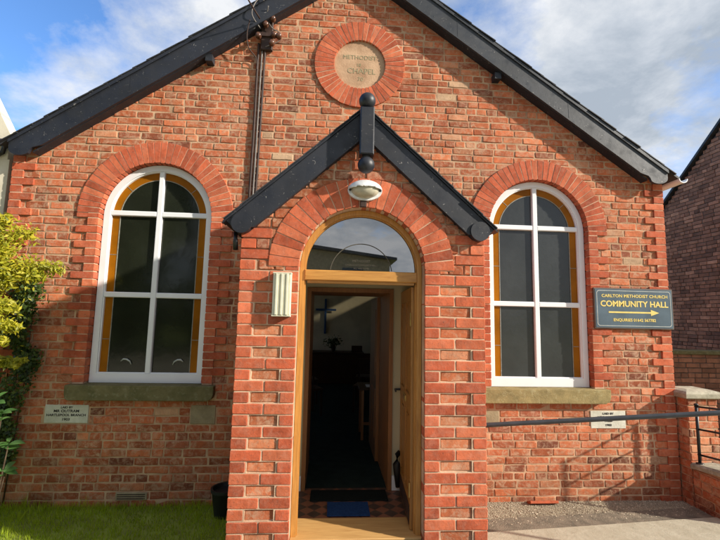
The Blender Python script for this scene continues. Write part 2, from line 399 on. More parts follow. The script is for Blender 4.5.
def bond(mb, u0, u1, z0, z1, fr, excl=None, lim=None, face=0.0, back=-.05, colf=common_col, mi=0, jt=.003, gap=.0115, only=None):
    for k in range(row_of(z0), row_of(z1)+1):
        a, b = ZO+k*CH, ZO+(k+1)*CH
        if b > z1+.04: break
        if b < z0: continue
        zm = (a+b)/2
        L0, L1 = lim(zm) if lim else (u0, u1)
        if L1-L0 < .04: continue
        header = (k % 5 == 2)
        step = .1125 if header else .225
        u = u0-step + (0 if header else (.1125 if k % 2 else 0))+rnd.uniform(-.03, .03)
        ex = excl(zm) if excl else []
        while u < L1:
            w = step
            if not header and rnd.random() < .10: w = .1125
            if not header and rnd.random() < .06: w = .17
            segs = [(max(u, L0), min(u+w, L1))]
            for (e0, e1) in ex:
                ns = []
                for s0, s1 in segs:
                    if e1 <= s0 or e0 >= s1: ns.append((s0, s1)); continue
                    if e0 > s0: ns.append((s0, e0))
                    if e1 < s1: ns.append((e1, s1))
                segs = ns
            for s0, s1 in segs:
                if s1-s0 < .025: continue
                g = gap*rnd.uniform(.7, 1.35)/2; h = gap*rnd.uniform(.7, 1.2)/2
                q = [(s0+g, a+h), (s1-g, a+h+rnd.uniform(-.001, .001)), (s1-g, b-h), (s0+g, b-h+rnd.uniform(-.0015, .0015))]
                mb.brick(q, back, face+rnd.uniform(-.0035, .0035), fr, colf(), mi, jt)
            u += w
def voussoirs(mb, cx, cz, r0, r1, a0, a1, n, fr, face, back=-.04, mi=0, gap=.007):
    for i in range(n):
        b0 = a0+(a1-a0)*i/n; b1 = a0+(a1-a0)*(i+1)/n; g0 = gap*.5*rnd.uniform(.5, 1.1)/r0; g1 = gap*.5*rnd.uniform(.6, 1.5)/r1
        f = lambda r, a: (cx+r*math.cos(a), cz+r*math.sin(a))
        q = [f(r0, b0+g0), f(r1+rnd.uniform(-.002, .002), b0+g1), f(r1+rnd.uniform(-.002, .002), b1-g1), f(r0, b1-g0)]
        mb.brick(q, back, face+rnd.uniform(-.0015, .0015), fr, rc(), mi, .001, .0025)
def arc(cx, cz, r, a0, a1, n): return [(cx+r*math.cos(a0+(a1-a0)*i/n), cz+r*math.sin(a0+(a1-a0)*i/n)) for i in range(n+1)]

# ================================================================ ground (setting)
mb = MB(); mb.box(-400, 400, -400, 400, -.4, -.006); g = mb.build('ground', M['soil']); tag(g, kind='structure')
mb = MB(); mb.poly([[(.86, -.06), (3.42, -.06), (3.42, .05), (.86, .05)]], 0, .004)
mb = MB()
mb.add([(.8, .02, 0), (.8, -.60, .0), (3.8, -.20, 0), (6.8, .2, 0), (6.8, 6, 0), (3.34, 6, 0), (3.34, .02, 0)], [(0, 1, 2, 3, 4, 5, 6)])
gy = mb.build('gravel_yard', M['tarmac']); tag(gy, kind='structure')
# concrete path, a real slab a little proud of the gravel
mb = MB(); top = .014
pts = [(.895, -.615), (1.2, -.585), (1.8, -.53), (2.3, -.48), (2.9, -.42), (3.9, -.34), (3.95, -6), (.895, -6)]
mb.add([(x, y, top+max(0, (-y-.5))*.02) for x, y in pts]+[(x, y, -.1) for x, y in pts],
       [tuple(range(8))]+[(i, (i+1) % 8, (i+1) % 8+8, i+8) for i in range(8)])
mb2 = MB(); mb2.add([(.86, -.38, .0045), (.86, -.64, .0045), (3.9, -.36, .0045), (3.36, -.16, .0045), (2.2, -.27, .0045), (1.4, -.33, .0045)], [(0, 1, 2, 3, 4, 5)])  # strip of darker ground between gravel and concrete path
tag(mb2.build('dark_ground_strip', M['tarmacdark']), kind='structure')
pa = mb.build('concrete_path', M['concrete']); tag(pa, kind='structure')
mb = MB(); mb.box(-.62, .86, -2.6, -1.262, -.05, .262); st = mb.build('concrete_step', M['concretegrey']); tag(st, kind='structure')
mb = MB(); mb.box(-30, 30, -14, -2.7, -.05, .008)
rd = mb.build('bounce_ground', M['concrete']); tag(rd, kind='structure')  # unseen pale ground, added to bounce warm light onto the walls

def scatter_mesh(name, V, F, mats, col, kind=None, parent=None):
    me = bpy.data.meshes.new(name); nv = len(V); k = F.shape[1]
    me.vertices.add(nv); me.vertices.foreach_set('co', V.astype(np.float32).ravel())
    me.loops.add(F.size); me.loops.foreach_set('vertex_index', F.astype(np.int32).ravel())
    me.polygons.add(len(F)); me.polygons.foreach_set('loop_start', np.arange(0, F.size, k, dtype=np.int32))
    me.update(calc_edges=True); me.materials.append(mats)
    ca = me.color_attributes.new('col', 'FLOAT_COLOR', 'CORNER')
    c4 = np.ones((len(F), 4), np.float32); c4[:, :3] = col; ca.data.foreach_set('color', np.repeat(c4, k, axis=0).ravel())
    o = bpy.data.objects.new(name, me); C.objects.link(o)
    if parent: o.parent = parent; o.matrix_parent_inverse = parent.matrix_world.inverted()
    if kind: o['kind'] = kind
    return o
def grass():
    N = 52000
    x = nr.uniform(-5.2, -.93, N); y = -nr.uniform(0.0, 1, N)**1.25*2.3-.01
    keep = ~((y > -.035) & (nr.rand(N) < .3)); x, y = x[keep], y[keep]; N = len(x)
    patch = np.sin(x*3.1+1)*np.cos(y*4.3+x)+np.sin(x*7.7+y*5)*.5
    h = nr.uniform(.012, .045, N)*(1+.25*patch); h[(y > -.10)] *= 1.6; tuft = (np.sin(x*19+y*7)*np.sin(y*23-x*5) > .72); h[tuft] *= 1.7
    a = nr.uniform(0, 6.283, N); w = nr.uniform(.0016, .0034, N); ln = nr.uniform(0, .7, N)*h; la = nr.uniform(0, 6.283, N)
    p0 = np.stack([x-np.cos(a)*w, y-np.sin(a)*w, 0*x-.004], 1); p1 = np.stack([x+np.cos(a)*w, y+np.sin(a)*w, 0*x-.004], 1)
    p2 = np.stack([x+np.cos(la)*ln, y+np.sin(la)*ln, h], 1)
    V = np.stack([p0, p1, p2], 1).reshape(-1, 3); F = np.arange(N*3).reshape(-1, 3)
    col = np.stack([np.clip(.45+patch*.15+nr.normal(0, .22, N), 0, 1)]*3, 1)
    o = scatter_mesh('grass', V, F, M['grassblade'], col, 'stuff'); tag(o, 'short mown green lawn along the foot of the left wall', 'grass')
grass()
def stones():
    m, b, t, P, o = mat('mixed_gravel'); n, mt, mix, noise, ramp, L = t
    r, g, bl = attr(t); L.new(ramp(r, [(0, (.16, .13, .09)), (.4, (.36, .30, .21)), (.8, (.48, .41, .29)), (1, (.62, .55, .42))]), b.inputs['Base Color']); b.inputs['Roughness'].default_value = .9
    N = 15000
    x = nr.uniform(.9, 3.6, N); e = .36-(x-.9)*.07; e = np.clip(e, 0, 1)
    y = -nr.uniform(-.0, 1, N)**1.2*(e+.12)
    k = (y < 0.0); x, y = x[k], y[k]
    N2 = 900; x = np.concatenate([x, nr.uniform(.9, 3.3, N2)]); y = np.concatenate([y, -nr.uniform(.35, .9, N2)]); N = len(x)
    s = nr.uniform(.0018, .0055, N)*(1+(nr.rand(N) < .06)*.9); s[-N2:] *= .5
    z0 = np.where(np.arange(N) >= N-N2, .016, .001)
    base = np.array([(1, 0, 0), (0, 1, 0), (-1, 0, 0), (0, -1, 0), (0, 0, .7), (0, 0, -.7)], float)
    V = base[None]*s[:, None, None]*nr.uniform(.6, 1.35, (N, 6, 1)); a = nr.uniform(0, 6.28, N); ca, sa = np.cos(a)[:, None], np.sin(a)[:, None]
    X = V[..., 0]*ca-V[..., 1]*sa; Y = V[..., 0]*sa+V[..., 1]*ca
    V = np.stack([X+x[:, None], Y+y[:, None], V[..., 2]+z0[:, None]+s[:, None]*.3], 2).reshape(-1, 3)
    f = np.array([(0, 1, 4), (1, 2, 4), (2, 3, 4), (3, 0, 4)]); F = (f[None]+np.arange(N)[:, None, None]*6).reshape(-1, 3)
    col = np.repeat(np.stack([nr.rand(N)]*3, 1), 4, axis=0)
    o = scatter_mesh('gravel', V, F, m, col, 'stuff'); tag(o, 'loose beige gravel between the right wall foot and the path', 'gravel')
stones()

# ================================================================ the chapel
chapel = empty('chapel', (0, 0, 0), 'red brick chapel with black gable boards, two arched white windows and gabled porch', 'chapel')
W = 3.355; WX = (-1.962, 1.952); SP = 2.725; RO = .535; ZB = 1.09
RZ = lambda x: 5.70-.705*abs(x)
F0 = FRONT(0)
def win_excl(zm, pad=.05):
    out = []
    for c in WX:
        if ZB-.14 < zm < SP+RO+.1:
            h = RO+pad if zm < SP else math.sqrt(max((RO+pad)**2-(zm-SP)**2, 0))
            if h > 0: out.append((c-h, c+h))
    d = zm-4.445
    if abs(d) < .40: h = math.sqrt(.40**2-d*d); out.append((.025-h, .025+h))
    return out
def facade_excl(zm):
    ex = win_excl(zm)
    for c in WX:                                        # stone sills let in
        if .945 < zm < 1.09: ex.append((c-.66, c+.66))
    if .70 < zm < .91:
        ex += [(-2.835, -2.43), (2.435, 2.82), (-1.51, -1.27), (1.30, 1.50)]
    if .15 < zm < 2.1: ex.append((-.55, .6))
    return ex
mb = MB()
hole = lambda c: [(c+RO+.012, ZB-.1)]+arc(c, SP, RO+.012, 0, math.pi, 32)+[(c-RO-.012, ZB-.1)]
outline = [(-W+.012, -.1), (W-.012, -.1), (W-.012, RZ(W)-.05), (0, RZ(0)-.05), (-W+.012, RZ(W)-.05)]
door_hole = [(-.43, .20), (.40, .20), (.40, 2.03), (-.43, 2.03)]
mb.poly([outline, hole(WX[0]), hole(WX[1]), door_hole], .0045, .30)
wall = mb.build('front_wall', M['mortar'], chapel)
mb = MB()
bond(mb, -W+.02, W-.02, -.02, 5.7, F0, facade_excl, lambda z: (-min(W-.02, (5.66-z)/.705), min(W-.02, (5.66-z)/.705)))
mb.build('common_brickwork', M['brick'], wall)
# proud red dressings : arch rings, toothed jambs, toothed corners
FP = .016
for i, c in enumerate(WX):
    mb = MB()
    voussoirs(mb, c, SP, RO, RO+.212, 0, math.pi, 34, F0, FP, -.10)
    k0, k1 = row_of(ZB+.01), row_of(SP)
    for k in range(k0, k1+1):
        a, b = max(ZO+k*CH, ZB-.0), min(ZO+(k+1)*CH, SP)
        if b-a < .02: continue
        w = .215 if k % 2 else .108
        for s in (-1, 1):
            x0, x1 = sorted((c+s*RO, c+s*(RO+w+rnd.uniform(-.004, .004))))
            mb.brick([(x0+.002, a+.004), (x1-.002, a+.004), (x1-.002, b-.004), (x0+.002, b-.004)], -.10, FP+rnd.uniform(-.002, .002), F0, rc(), 0, .001, .003)
    # pointing between the bricks
    mb.poly([[(c+RO+.104, ZB), (c+RO+.104, SP-.0005)]+arc(c, SP, RO+.209, 0, math.pi, 48)+[(c-RO-.104, SP-.0005), (c-RO-.104, ZB), (c-RO-.009, ZB)]+arc(c, SP, RO+.009, math.pi, 0, 48)+[(c+RO+.009, ZB)]], -FP+.0035, .05, 1)
    mb.build('window_surround', [M['redbrick'], M['mortar2']], wall)
for s in (-1, 1):
    mb = MB()
    for k in range(row_of(0), row_of(RZ(W)-.12)+1):
        a, b = ZO+k*CH, ZO+(k+1)*CH
        w = .215 if k % 2 else .112
        x0, x1 = sorted((s*W, s*(W-w+rnd.uniform(-.004, .004))))
        mb.brick([(x0, a+.004), (x1, a+.004), (x1, b-.004), (x0, b-.004)], -.10, FP+rnd.uniform(-.002, .002), F0, rc(), 0, .001, .003)
        y1 = .215 if not k % 2 else .112
        fx = (lambda s_: (lambda p: (s_*(W+p[2]), p[0], p[1])))(s)
        mb.brick([(-.012, a+.004), (y1, a+.004), (y1, b-.004), (-.012, b-.004)], -.05, .001, fx, rc(), 0, .001, .003)
    x0, x1 = sorted((s*(W-.007), s*(W-.108))); mb.box(x0, x1, -FP+.0035, .05, 0, RZ(W)-.12, mi=1)
    mb.build('corner_quoin', [M['redbrick'], M['mortar2']], wall)
mb = MB(); voussoirs(mb, .025, 4.445, .272, .482, 0, 2*math.pi, 46, F0, FP+.004, -.06)
mb.poly([arc(.025, 4.445, .479, 0, 2*math.pi, 64)[:-1], arc(.025, 4.445, .275, 0, 2*math.pi, 48)[:-1]], -FP-.0008, .05, 1)
mb.build('roundel_ring', [M['redbrick'], M['mortar2']], wall)

# date stone
mb = MB(); mb.poly([arc(.025, 4.445, .29, 0, 2*math.pi, 48)[:-1]], .006, .06)
ds = mb.build('date_stone', M['roundstone'], chapel)
for txt, sz, dx, z, in (('METHODIST', .066, .0, 4.530), ('18', .05, -.01, 4.445), ('CHAPEL', .085, .02, 4.375), ('70', .06, .01, 4.285)):
    text_mesh('carved_lettering', txt, sz, .025+dx, .004, z, M['letters_faint'], ds, .002)

# sills
for i, c in enumerate(WX):
    mb = MB(); x0, x1 = c-.672, c+.672
    r = .035; zt, zb = 1.088, .948
    ol = [(x0+r, zb)]+[(x1-r*1.6, zb), (x1-r*.4, zb+r*.6), (x1, zb+r*1.8), (x1, zt), (x0, zt), (x0, zb+r*1.6), (x0+r*.3, zb+r*.5)]
    n_ = 24; V = []
    mb.poly([ol], -.075, .10)
    sl_ = mb.build('window_sill', M['sillmossy' if i == 0 else 'sillstone'], chapel)
    bv = sl_.modifiers.new('bevel', 'BEVEL'); bv.width = .008; bv.segments = 2
    tag(sl_, 'dark mossy stone sill under the left window' if i == 0 else 'olive sandstone sill under the right window')

# foundation plaques set in the wall
def plaque(x0, x1, z0, z1, m, lines, label):
    mb = MB(); mb.box(x0, x1, -.004, .05, z0, z1, bev=.003); p = mb.build('foundation_stone', m, chapel); tag(p, label)
    for txt, sz, z in lines:
        text_mesh('lettering', txt, sz, (x0+x1)/2, -.0055, z, M['letters'], p, .0008, sx=1.15, bold=.0006)
plaque(-2.825, -2.437, .732, .897, M['plaque'], [('LAID BY', .026, .873), ('MR OUTRAM', .034, .840), ('HARTLEPOOL BRANCH', .029, .804), ('1903', .032, .765)], 'white lettered foundation stone below the left window')
plaque(2.442, 2.812, .697, .868, M['plaque'], [('LAID BY', .028, .842), ('MRS. M. HALL', .032, .806), ('YARM', .028, .770), ('1903', .030, .730)], 'white foundation stone below the right window')
plaque(-1.505, -1.277, .728, .90, M['plaquetan'], [], 'blank tan stone block under the left sill')
plaque(1.30, 1.492, .705, .86, M['plaquetan'], [], 'blank tan stone block under the right sill')

# windows
def window(c, i):
    gm = M['glassdark'] if i == 0 else M['glasspattern']
    mb = MB(); R1 = RO-.004; R0 = R1-.058; zb = ZB+.002; zi = ZB+.088
    mb.poly([[(c+R1, zb)]+arc(c, SP, R1, 0, math.pi, 40)+[(c-R1, zb)], [(c+R0, zi)]+arc(c, SP, R0, 0, math.pi, 40)+[(c-R0, zi)]], .060, .13)
    # stepped inner lip
    mb.poly([[(c+R0, zi)]+arc(c, SP, R0, 0, math.pi, 40)+[(c-R0, zi)], [(c+R0-.010, zi+.010)]+arc(c, SP, R0-.010, 0, math.pi, 40)+[(c-R0+.010, zi+.010)]], .074, .125)
    fr_ = mb.build('window', M['white'], chapel); smooth_by_angle(fr_, 25)
    tag(fr_, 'left arched white window with dark glass' if i == 0 else 'right arched white window with grey patterned glass')
    mb = MB(); mb.box(c-.026, c+.026, .0655, .12, zi, SP+R0, bev=.006); mb.build('mullion', M['white'], fr_)
    for z in (2.752, 1.935):
        for s in (-1, 1):
            h = R0-.002 if z < SP else math.sqrt(R0**2-(z-SP)**2)
            x0, x1 = sorted((c+s*.026, c+s*h)); mb = MB(); mb.box(x0, x1, .068, .12, z-.026, z+.026, bev=.006); mb.build('transom', M['white'], fr_)
    mb = MB(); mb.poly([[(c+R0+.01, zi-.01)]+arc(c, SP, R0+.01, 0, math.pi, 40)+[(c-R0-.01, zi-.01)]], .100, .106)
    mb.build('glass', gm, fr_)
    # amber border and pale lead line
    Ri = R0-.085
    mb = MB()
    mb.poly([arc(c, SP, R0+.005, 0, math.pi, 40)+arc(c, SP, Ri, math.pi, 0, 40)], .0965, .0995)
    for s in (-1, 1):
        x0, x1 = sorted((c+s*Ri, c+s*(R0+.005))); mb.box(x0, x1, .0965, .0995, zi-.005, SP-.0005)
    mb.build('amber_border', M['amber'], fr_)
    mb = MB()
    mb.poly([arc(c, SP, Ri+.003, 0, math.pi, 40)+arc(c, SP, Ri-.004, math.pi, 0, 40)], .0935, .0990)
    for s in (-1, 1):
        x0, x1 = sorted((c+s*(Ri-.004), c+s*(Ri+.003))); mb.box(x0, x1, .0935, .0990, zi-.005, SP)
        for z in (2.33, 1.50):
            x0, x1 = sorted((c+s*(Ri+.004), c+s*R0)); mb.box(x0, x1, .0940, .0990, z, z+.005)
        a = math.pi/2+s*R(48); p = lambda r: (c+r*math.cos(a), SP+r*math.sin(a)); d = (-math.sin(a)*.0025, math.cos(a)*.0025)
        q0, q1 = p(Ri+.004), p(R0)
        mb.poly([[(q0[0]-d[0], q0[1]-d[1]), (q1[0]-d[0], q1[1]-d[1]), (q1[0]+d[0], q1[1]+d[1]), (q0[0]+d[0], q0[1]+d[1])]], .094, .099)
    mb.build('lead_line', M['lead'], fr_)
    if i == 0:
        for x, s in ((c-.21, 1), (c+.27, -1)):
            mb = MB(); pts = [(x-.055*s, .088, 1.292), (x-.03*s, .086, 1.312), (x, .086, 1.310), (x+.03*s, .086, 1.292), (x+.045*s, .088, 1.262)]
            mb.tube(pts, [.004, .009, .009, .007, .003], 8); ob = mb.build('pale_crescent', M['silverline'], fr_, True)  # small pale curved shape in front of the left pane
for i, c in enumerate(WX): window(c, i)

# gable boards with shaped feet
def barge(s, name, m):
    mb = MB(); f = lambda x: (s*x, 5.73-.705*x)
    dp = .25
    top = [(s*0, 5.73), (s*3.325, 5.73-.705*3.325)]
    foot = [(s*3.325, 3.28)]+[(s*(3.225+.10*math.cos(a)), 3.295+.06*math.sin(a)) for a in np.linspace(0, -math.pi*.8, 9)]+[(s*3.13, 3.295), (s*3.11, 5.73-dp-.705*3.11+.03), (s*3.03, 5.73-dp-.705*3.03)]
    ol = top+foot+[(0, 5.73-dp)]
    mb.poly([ol], -.128, -.098)
    # moulded upper fillet
    mb.poly([[(0, 5.732), (s*3.33, 5.732-.705*3.33), (s*3.33, 5.732-.705*3.33-.035), (0, 5.697)]], -.142, -.1285)
    for t in (1.05, 2.25):
        mb.poly([[(s*t, 5.695-.705*t), (s*(t+.006), 5.695-.705*(t+.006)), (s*(t+.010), 5.50-.705*t), (s*(t+.004), 5.50-.705*t)]], -.1295, -.1284)
    for t in np.arange(.35, 3.1, .45):
        for dz in (.06, .20): mb.lathe([(.006, 0), (.004, -.0015)], (s*float(t), -.1282, 5.73-.705*float(t)-dz), 8, 'y')
    o = mb.build(name, m, chapel)
    return o
barge(-1, 'bargeboard', M['black']); b2 = barge(1, 'bargeboard', M['blackworn']); tag(b2, 'weathered greyer gable board on the right slope')
mb = MB()
for s in (-1, 1):
    mb.poly([[(0, 5.49), (s*3.12, 5.49-.705*3.12), (s*3.12, 5.475-.705*3.12), (0, 5.475)]], -.0975, .0)
mb.build('soffit', M['black'], chapel)
for x_ in (-1.56, 1.47):
    mb = MB(); mb.box(x_, x_+.07, -.095, 0, 4.33, 4.40); mb.build('purlin_end', M['black'], chapel)
# main roof : slates with a broken verge line
mb = MB()
Y1 = 6.6
for s in (-1, 1):
    if s < 0:
        mb.poly([[(0, 5.76), (s*3.41, 5.76-.705*3.41), (s*3.41, 5.735-.705*3.41), (0, 5.735)]], -.12, Y1)
    else:                                               # openings added for the inner streak and fill light, one per rooflight
        zf = lambda x, o=0: 5.76-.705*x-o
        for (xa, xb, ya, yb) in ((0, 1.5, -.12, Y1), (1.5, 2.7, -.12, .8), (1.5, 2.7, 2.2, Y1), (2.7, 3.0, -.12, Y1), (3.25, 3.47, -.12, Y1), (3.0, 3.25, -.12, 4.28), (3.0, 3.25, 5.45, Y1)):
            mb.poly([[(xa, zf(xa)), (xb, zf(xb)), (xb, zf(xb, .025)), (xa, zf(xa, .025))]], ya, yb)
    n_ = 26
    for i in range(n_):
        t0 = i/n_*3.38; t1 = t0+3.38/n_*1.25
        y0 = -.150+rnd.uniform(-.006, .008)
        for r_ in range(1):
            lift = rnd.uniform(.0, .006)
            z0 = 5.748-.705*t0; z1 = 5.754-.705*t1+lift*.6
            mb.poly([[(s*t0, z0), (s*t1, z1), (s*t1, z1-.009), (s*t0, z0-.009)]], y0, .25+rnd.uniform(0, .03), 0)
mb.poly([[(-.09, 5.73), (0, 5.80), (.09, 5.73), (0, 5.765)]], -.15, Y1)
rf = mb.build('roof', M['slate'], chapel)
mb = MB(); zc = lambda x, o=0: 5.715-.705*abs(x)-o
for (xa, xb, ya, yb) in ((0, -3.1, .31, 6.29), (0, 1.5, .31, 6.29), (1.5, 2.7, .31, .8), (1.5, 2.7, 2.2, 6.29), (2.7, 2.985, .31, 6.29), (2.985, 3.1, .31, 4.26), (2.985, 3.1, 5.47, 6.29)):
    mb.poly([[(xa, zc(xa)), (xb, zc(xb)), (xb, zc(xb, .02)), (xa, zc(xa, .02))]], ya, yb)
mb.build('ceiling_lining', M['wallinner'], rf)
mb = MB(); mb.poly([[(3.0, 5.75-.705*3.0), (3.25, 5.75-.705*3.25), (3.25, 5.745-.705*3.25), (3.0, 5.745-.705*3.0)]], 4.28, 5.45)
mb.build('added_rooflight', M['tintglass'], rf)  # unseen, added to throw a sun streak on the end wall
mb = MB(); mb.poly([[(1.5, 5.75-.705*1.5), (2.7, 5.75-.705*2.7), (2.7, 5.745-.705*2.7), (1.5, 5.745-.705*1.5)]], .8, 2.2)
mb.build('added_rooflight', M['clearglass'], rf)  # unseen, added so sun on the left wall bounces as room fill
for s in (1,):
    mb = MB(); prof = [(s*(3.50+.05*math.cos(a)), 3.30+.045*math.sin(a)) for a in np.linspace(math.pi, 2*math.pi, 10)]+[(s*(3.50+.042*math.cos(a)), 3.302+.038*math.sin(a)) for a in np.linspace(2*math.pi, math.pi, 10)]
    mb.poly([prof], -.13, Y1); mb.build('gutter', M['white' if s > 0 else 'metalblack'], chapel)
# side walls, back wall
for s in (-1, 1):
    fx = (lambda s_: (lambda p: (s_*(W+p[2]), p[0], p[1])))(s)
    x0, x1 = sorted((s*(W-.25), s*(W-.0045))); fr2 = lambda v: (v[1], v[0], v[2])
    loops = [[(.305, -.1), (6.3, -.1), (6.3, 3.36), (.305, 3.36)]]
    wins = [(2.0, 3.6), (4.0, 5.7)] if s < 0 else []  # unseen left openings, added to let sky light brighten the room
    for wa, wb in wins: loops.append([(wa, 1.2), (wb, 1.2), (wb, 2.9), (wa, 2.9)])
    mb = MB(); mb.poly(loops, x0, x1, 0, fr=fr2); sw = mb.build('side_wall', M['mortar'], chapel)
    mb = MB(); bond(mb, .12, 6.25, 0, 3.33, fx, (lambda wn: (lambda zm: wn if 1.2 < zm < 2.9 else []))(wins), None, 0, -.02, gap=.011); mb.build('side_brickwork', M['brick'], sw)
    for wa, wb in wins:
        mb = MB(); mb.poly([[(wa, 1.2), (wb, 1.2), (wb, 2.9), (wa, 2.9)], [(wa+.06, 1.26), (wb-.06, 1.26), (wb-.06, 2.84), (wa+.06, 2.84)]], -W+.06, -W+.12, 0, fr=fr2); mb.box(-W+.065, -W+.115, (wa+wb)/2-.02, (wa+wb)/2+.02, 1.26, 2.84)
        wn_ = mb.build('added_side_window', M['white'], chapel); mb = MB(); mb.box(-W+.085, -W+.090, wa+.05, wb-.05, 1.25, 2.85); mb.build('glass', M['clearglass'], wn_)
mb = MB(); mb.poly([[(-W+.01, -.1), (W-.01, -.1), (W-.01, RZ(W)), (0, RZ(0)), (-W+.01, RZ(W))]], 6.305, 6.55); mb.build('back_wall', M['brick'], chapel)
# interior lining
mb = MB(); mb.box(-.425, .395, -.344, .309, -.05, .2725); mb.box(-3.10, 3.10, .31, 6.10, -.05, .2725); tag(mb.build('chapel_floor', M['carpet']), kind='structure')
mb = MB(); mb.poly([[(-3.09, .28), (3.09, .28), (3.09, 3.50), (0, 5.68), (-3.09, 3.50)]], 6.0, 6.3); mb.build('inner_end_wall', M['wallinner'], chapel)

# ---------------------------------------------------------------- porch
PY = -1.255; PL, PR = -.850, .890; DL, DR = -.443, .452; DC = .0045; DRad = .4475; DSP = 2.105
FPc = FRONT(PY)
PZ = lambda x: 3.225-.90*abs(x)
mb = MB()
hole_d = [(DR, .262)]+arc(DC, DSP, DRad, 0, math.pi, 28)+[(DL, .262)]
ol = [(PL+.012, -.1), (DL, -.1), (DL, .262)]+arc(DC, DSP, DRad, math.pi, 0, 28)+[(DR, .262), (DR, -.1), (PR-.012, -.1), (PR-.012, PZ(PR)-.0), (0, 3.16), (PL+.012, PZ(PL)-.0)]
mb.poly([ol], PY+.0175, PY+.21)
mb.poly([arc(DC, DSP, DRad+.209, 0, math.pi, 40)+arc(DC, DSP, DRad+.008, math.pi, 0, 40)], PY+.0005, PY+.0172)
for xa_, xb_ in ((PL+.006, DL-.006), (DR+.006, PR-.006)):
    for k in range(0, row_of(2.1), 2):
        mb.box(xa_, xb_, PY+.0045, PY+.0172, ZO+k*CH-.001, ZO+(k+1)*CH+.001)
    for k in range(-1, row_of(2.1)+1, 2):
        mb.box(xa_, xa_+.107, PY+.0045, PY+.0172, ZO+k*CH+.0012, ZO+(k+1)*CH-.0012); mb.box(xb_-.100, xb_, PY+.0045, PY+.0172, ZO+k*CH+.0012, ZO+(k+1)*CH-.0012)
pw = mb.build('porch', M['mortar2'], chapel)
mb = MB()
def porch_ex(zm):
    ex = []
    h = DRad+.05 if zm < DSP else math.sqrt(max((DRad+.08)**2-(zm-DSP)**2, 0))
    if h > 0: ex.append((DC-h, DC+h))
    return ex
# upper brickwork of the little gable
def gable_ex(zm):
    d = zm-DSP; h = math.sqrt(max((DRad+.10)**2-d*d, 0)) if d > 0 else DRad+.1
    return [(DC-h, DC+h)] if h > 0 else []
bond(mb, PL+.10, PR-.10, 2.10, 3.2, FPc, gable_ex, lambda z: (max(PL+.10, -(3.10-z)/.9), min(PR-.10, (3.10-z)/.9)), -.004, -.05)
k1 = row_of(2.33)
inner = []
for s, xa, xb in ((-1, PL, DL), (1, DR, PR)):
    for k in range(row_of(0), k1+1):
        a, b = ZO+k*CH+.0045, ZO+(k+1)*CH-.0045
        if a < DSP+.01:
            if k % 2 == 0:
                xm = (xa+xb)/2+rnd.uniform(-.004, .004)
                for p, q in ((xa, xm-.004), (xm+.004, xb)):
                    inner.append(((p, q), a, b, 0.0, 1))
            else:
                h = .105
                inner.append(((xa, xa+h), a, b, 0.0, 1)); inner.append(((xb-h+.01, xb), a, b, 0.0, 1))
                mb.brick([(xa+h+.012, a+.002), (xb-h-.002, a+.002), (xb-h-.002, b-.002), (xa+h+.012, b-.002)], -.06, -.013+rnd.uniform(-.002, .002), FPc, (min(.98, max(.4, rnd.gauss(.72, .14))), rnd.random(), rnd.random()), 0, .003, .005)
        else:
            w = .215 if k % 2 == 0 else .105
            p, q = (xa, xa+w) if s < 0 else (xb-w, xb)
            inner.append(((p, q), a, b, 0.0, 1))
mb.build('common_brickwork', M['brick'], pw)
mb = MB()
for (p, q), a, b, d, _ in inner:
    mb.brick([(p+.001, a), (q-.001, a), (q-.001, b), (p+.001, b)], -.10, d+rnd.uniform(-.0015, .0015), FPc, rc(), 0, .0013, .0035)
voussoirs(mb, DC, DSP, DRad, DRad+.213, 0, math.pi, 25, FPc, .004, -.10, gap=.007)
# side faces of the porch and jamb reveals
for s, X in ((-1, PL), (1, PR)):
    fx = (lambda s_, X_: (lambda p: (X_+s_*p[2], p[0], p[1])))(s, X)
    bond(mb, PY+.012, -.02, 0, 2.33, fx, None, None, 0, -.02, rc)
mb.build('red_brick_dressings', M['redbrick'], pw)
for s, X in ((-1, PL), (1, PR)):
    mb = MB(); x0, x1 = sorted((X-s*.008, X-s*.10)); mb.box(x0, x1, PY+.212, .002, -.1, 2.42); mb.build('porch_side_wall', M['mortar'], pw)
# porch bargeboards with round ends, finial, roof
for s in (-1, 1):
    mb = MB(); ZT = 3.262; sl_ = .905; dp = .198
    ex, ez, er = (s*.842, 2.393, .070)
    mb.poly([[(s*.0, ZT), (s*.945, ZT-sl_*.945), (s*.925, ZT-sl_*.945-.02), (s*.89, ZT-sl_*.90-.10), (s*.755, ZT-dp-sl_*.755-.01), (0, ZT-dp)]], PY-.045, PY-.012)
    mb.poly([arc(ex, ez, er, 0, 2*math.pi, 28)[:-1]], PY-.058, PY-.008)
    mb.poly([[(0, ZT+.022), (s*.97, ZT+.020-sl_*.97), (s*.97, ZT+.004-sl_*.97), (0, ZT+.004)]], PY-.055, PY+.03)
    mb.poly([[(0, ZT-dp+.012), (s*.80, ZT-dp+.012-sl_*.80), (s*.80, ZT-dp-.003-sl_*.80), (0, ZT-dp-.003)]], PY-.0115, PY+.02)
    mb.build('porch_bargeboard', M['black'], pw)
mb = MB()
for s in (-1, 1):
    mb.poly([[(0, 3.300), (s*.975, 3.300-.905*.975), (s*.975, 3.284-.905*.975), (0, 3.284)]], PY+.035, -.002)
    for i in range(9):
        t0 = i/9*.95; t1 = t0+.12; z0 = 3.290-.905*t0; z1 = 3.296-.905*t1
        mb.poly([[(s*t0, z0), (s*t1, z1), (s*t1, z1-.008), (s*t0, z0-.008)]], PY-.066+rnd.uniform(-.004, .004), PY+.034)
mb.build('porch_roof', M['slate'], pw)
mb = MB()
fx_, fy_ = .008, PY-.097
mb.box(fx_-.050, fx_+.050, fy_-.050, fy_+.050, 2.892, 3.240, bev=.008)
fn = mb.build('finial', M['black'], pw)
mb = MB()
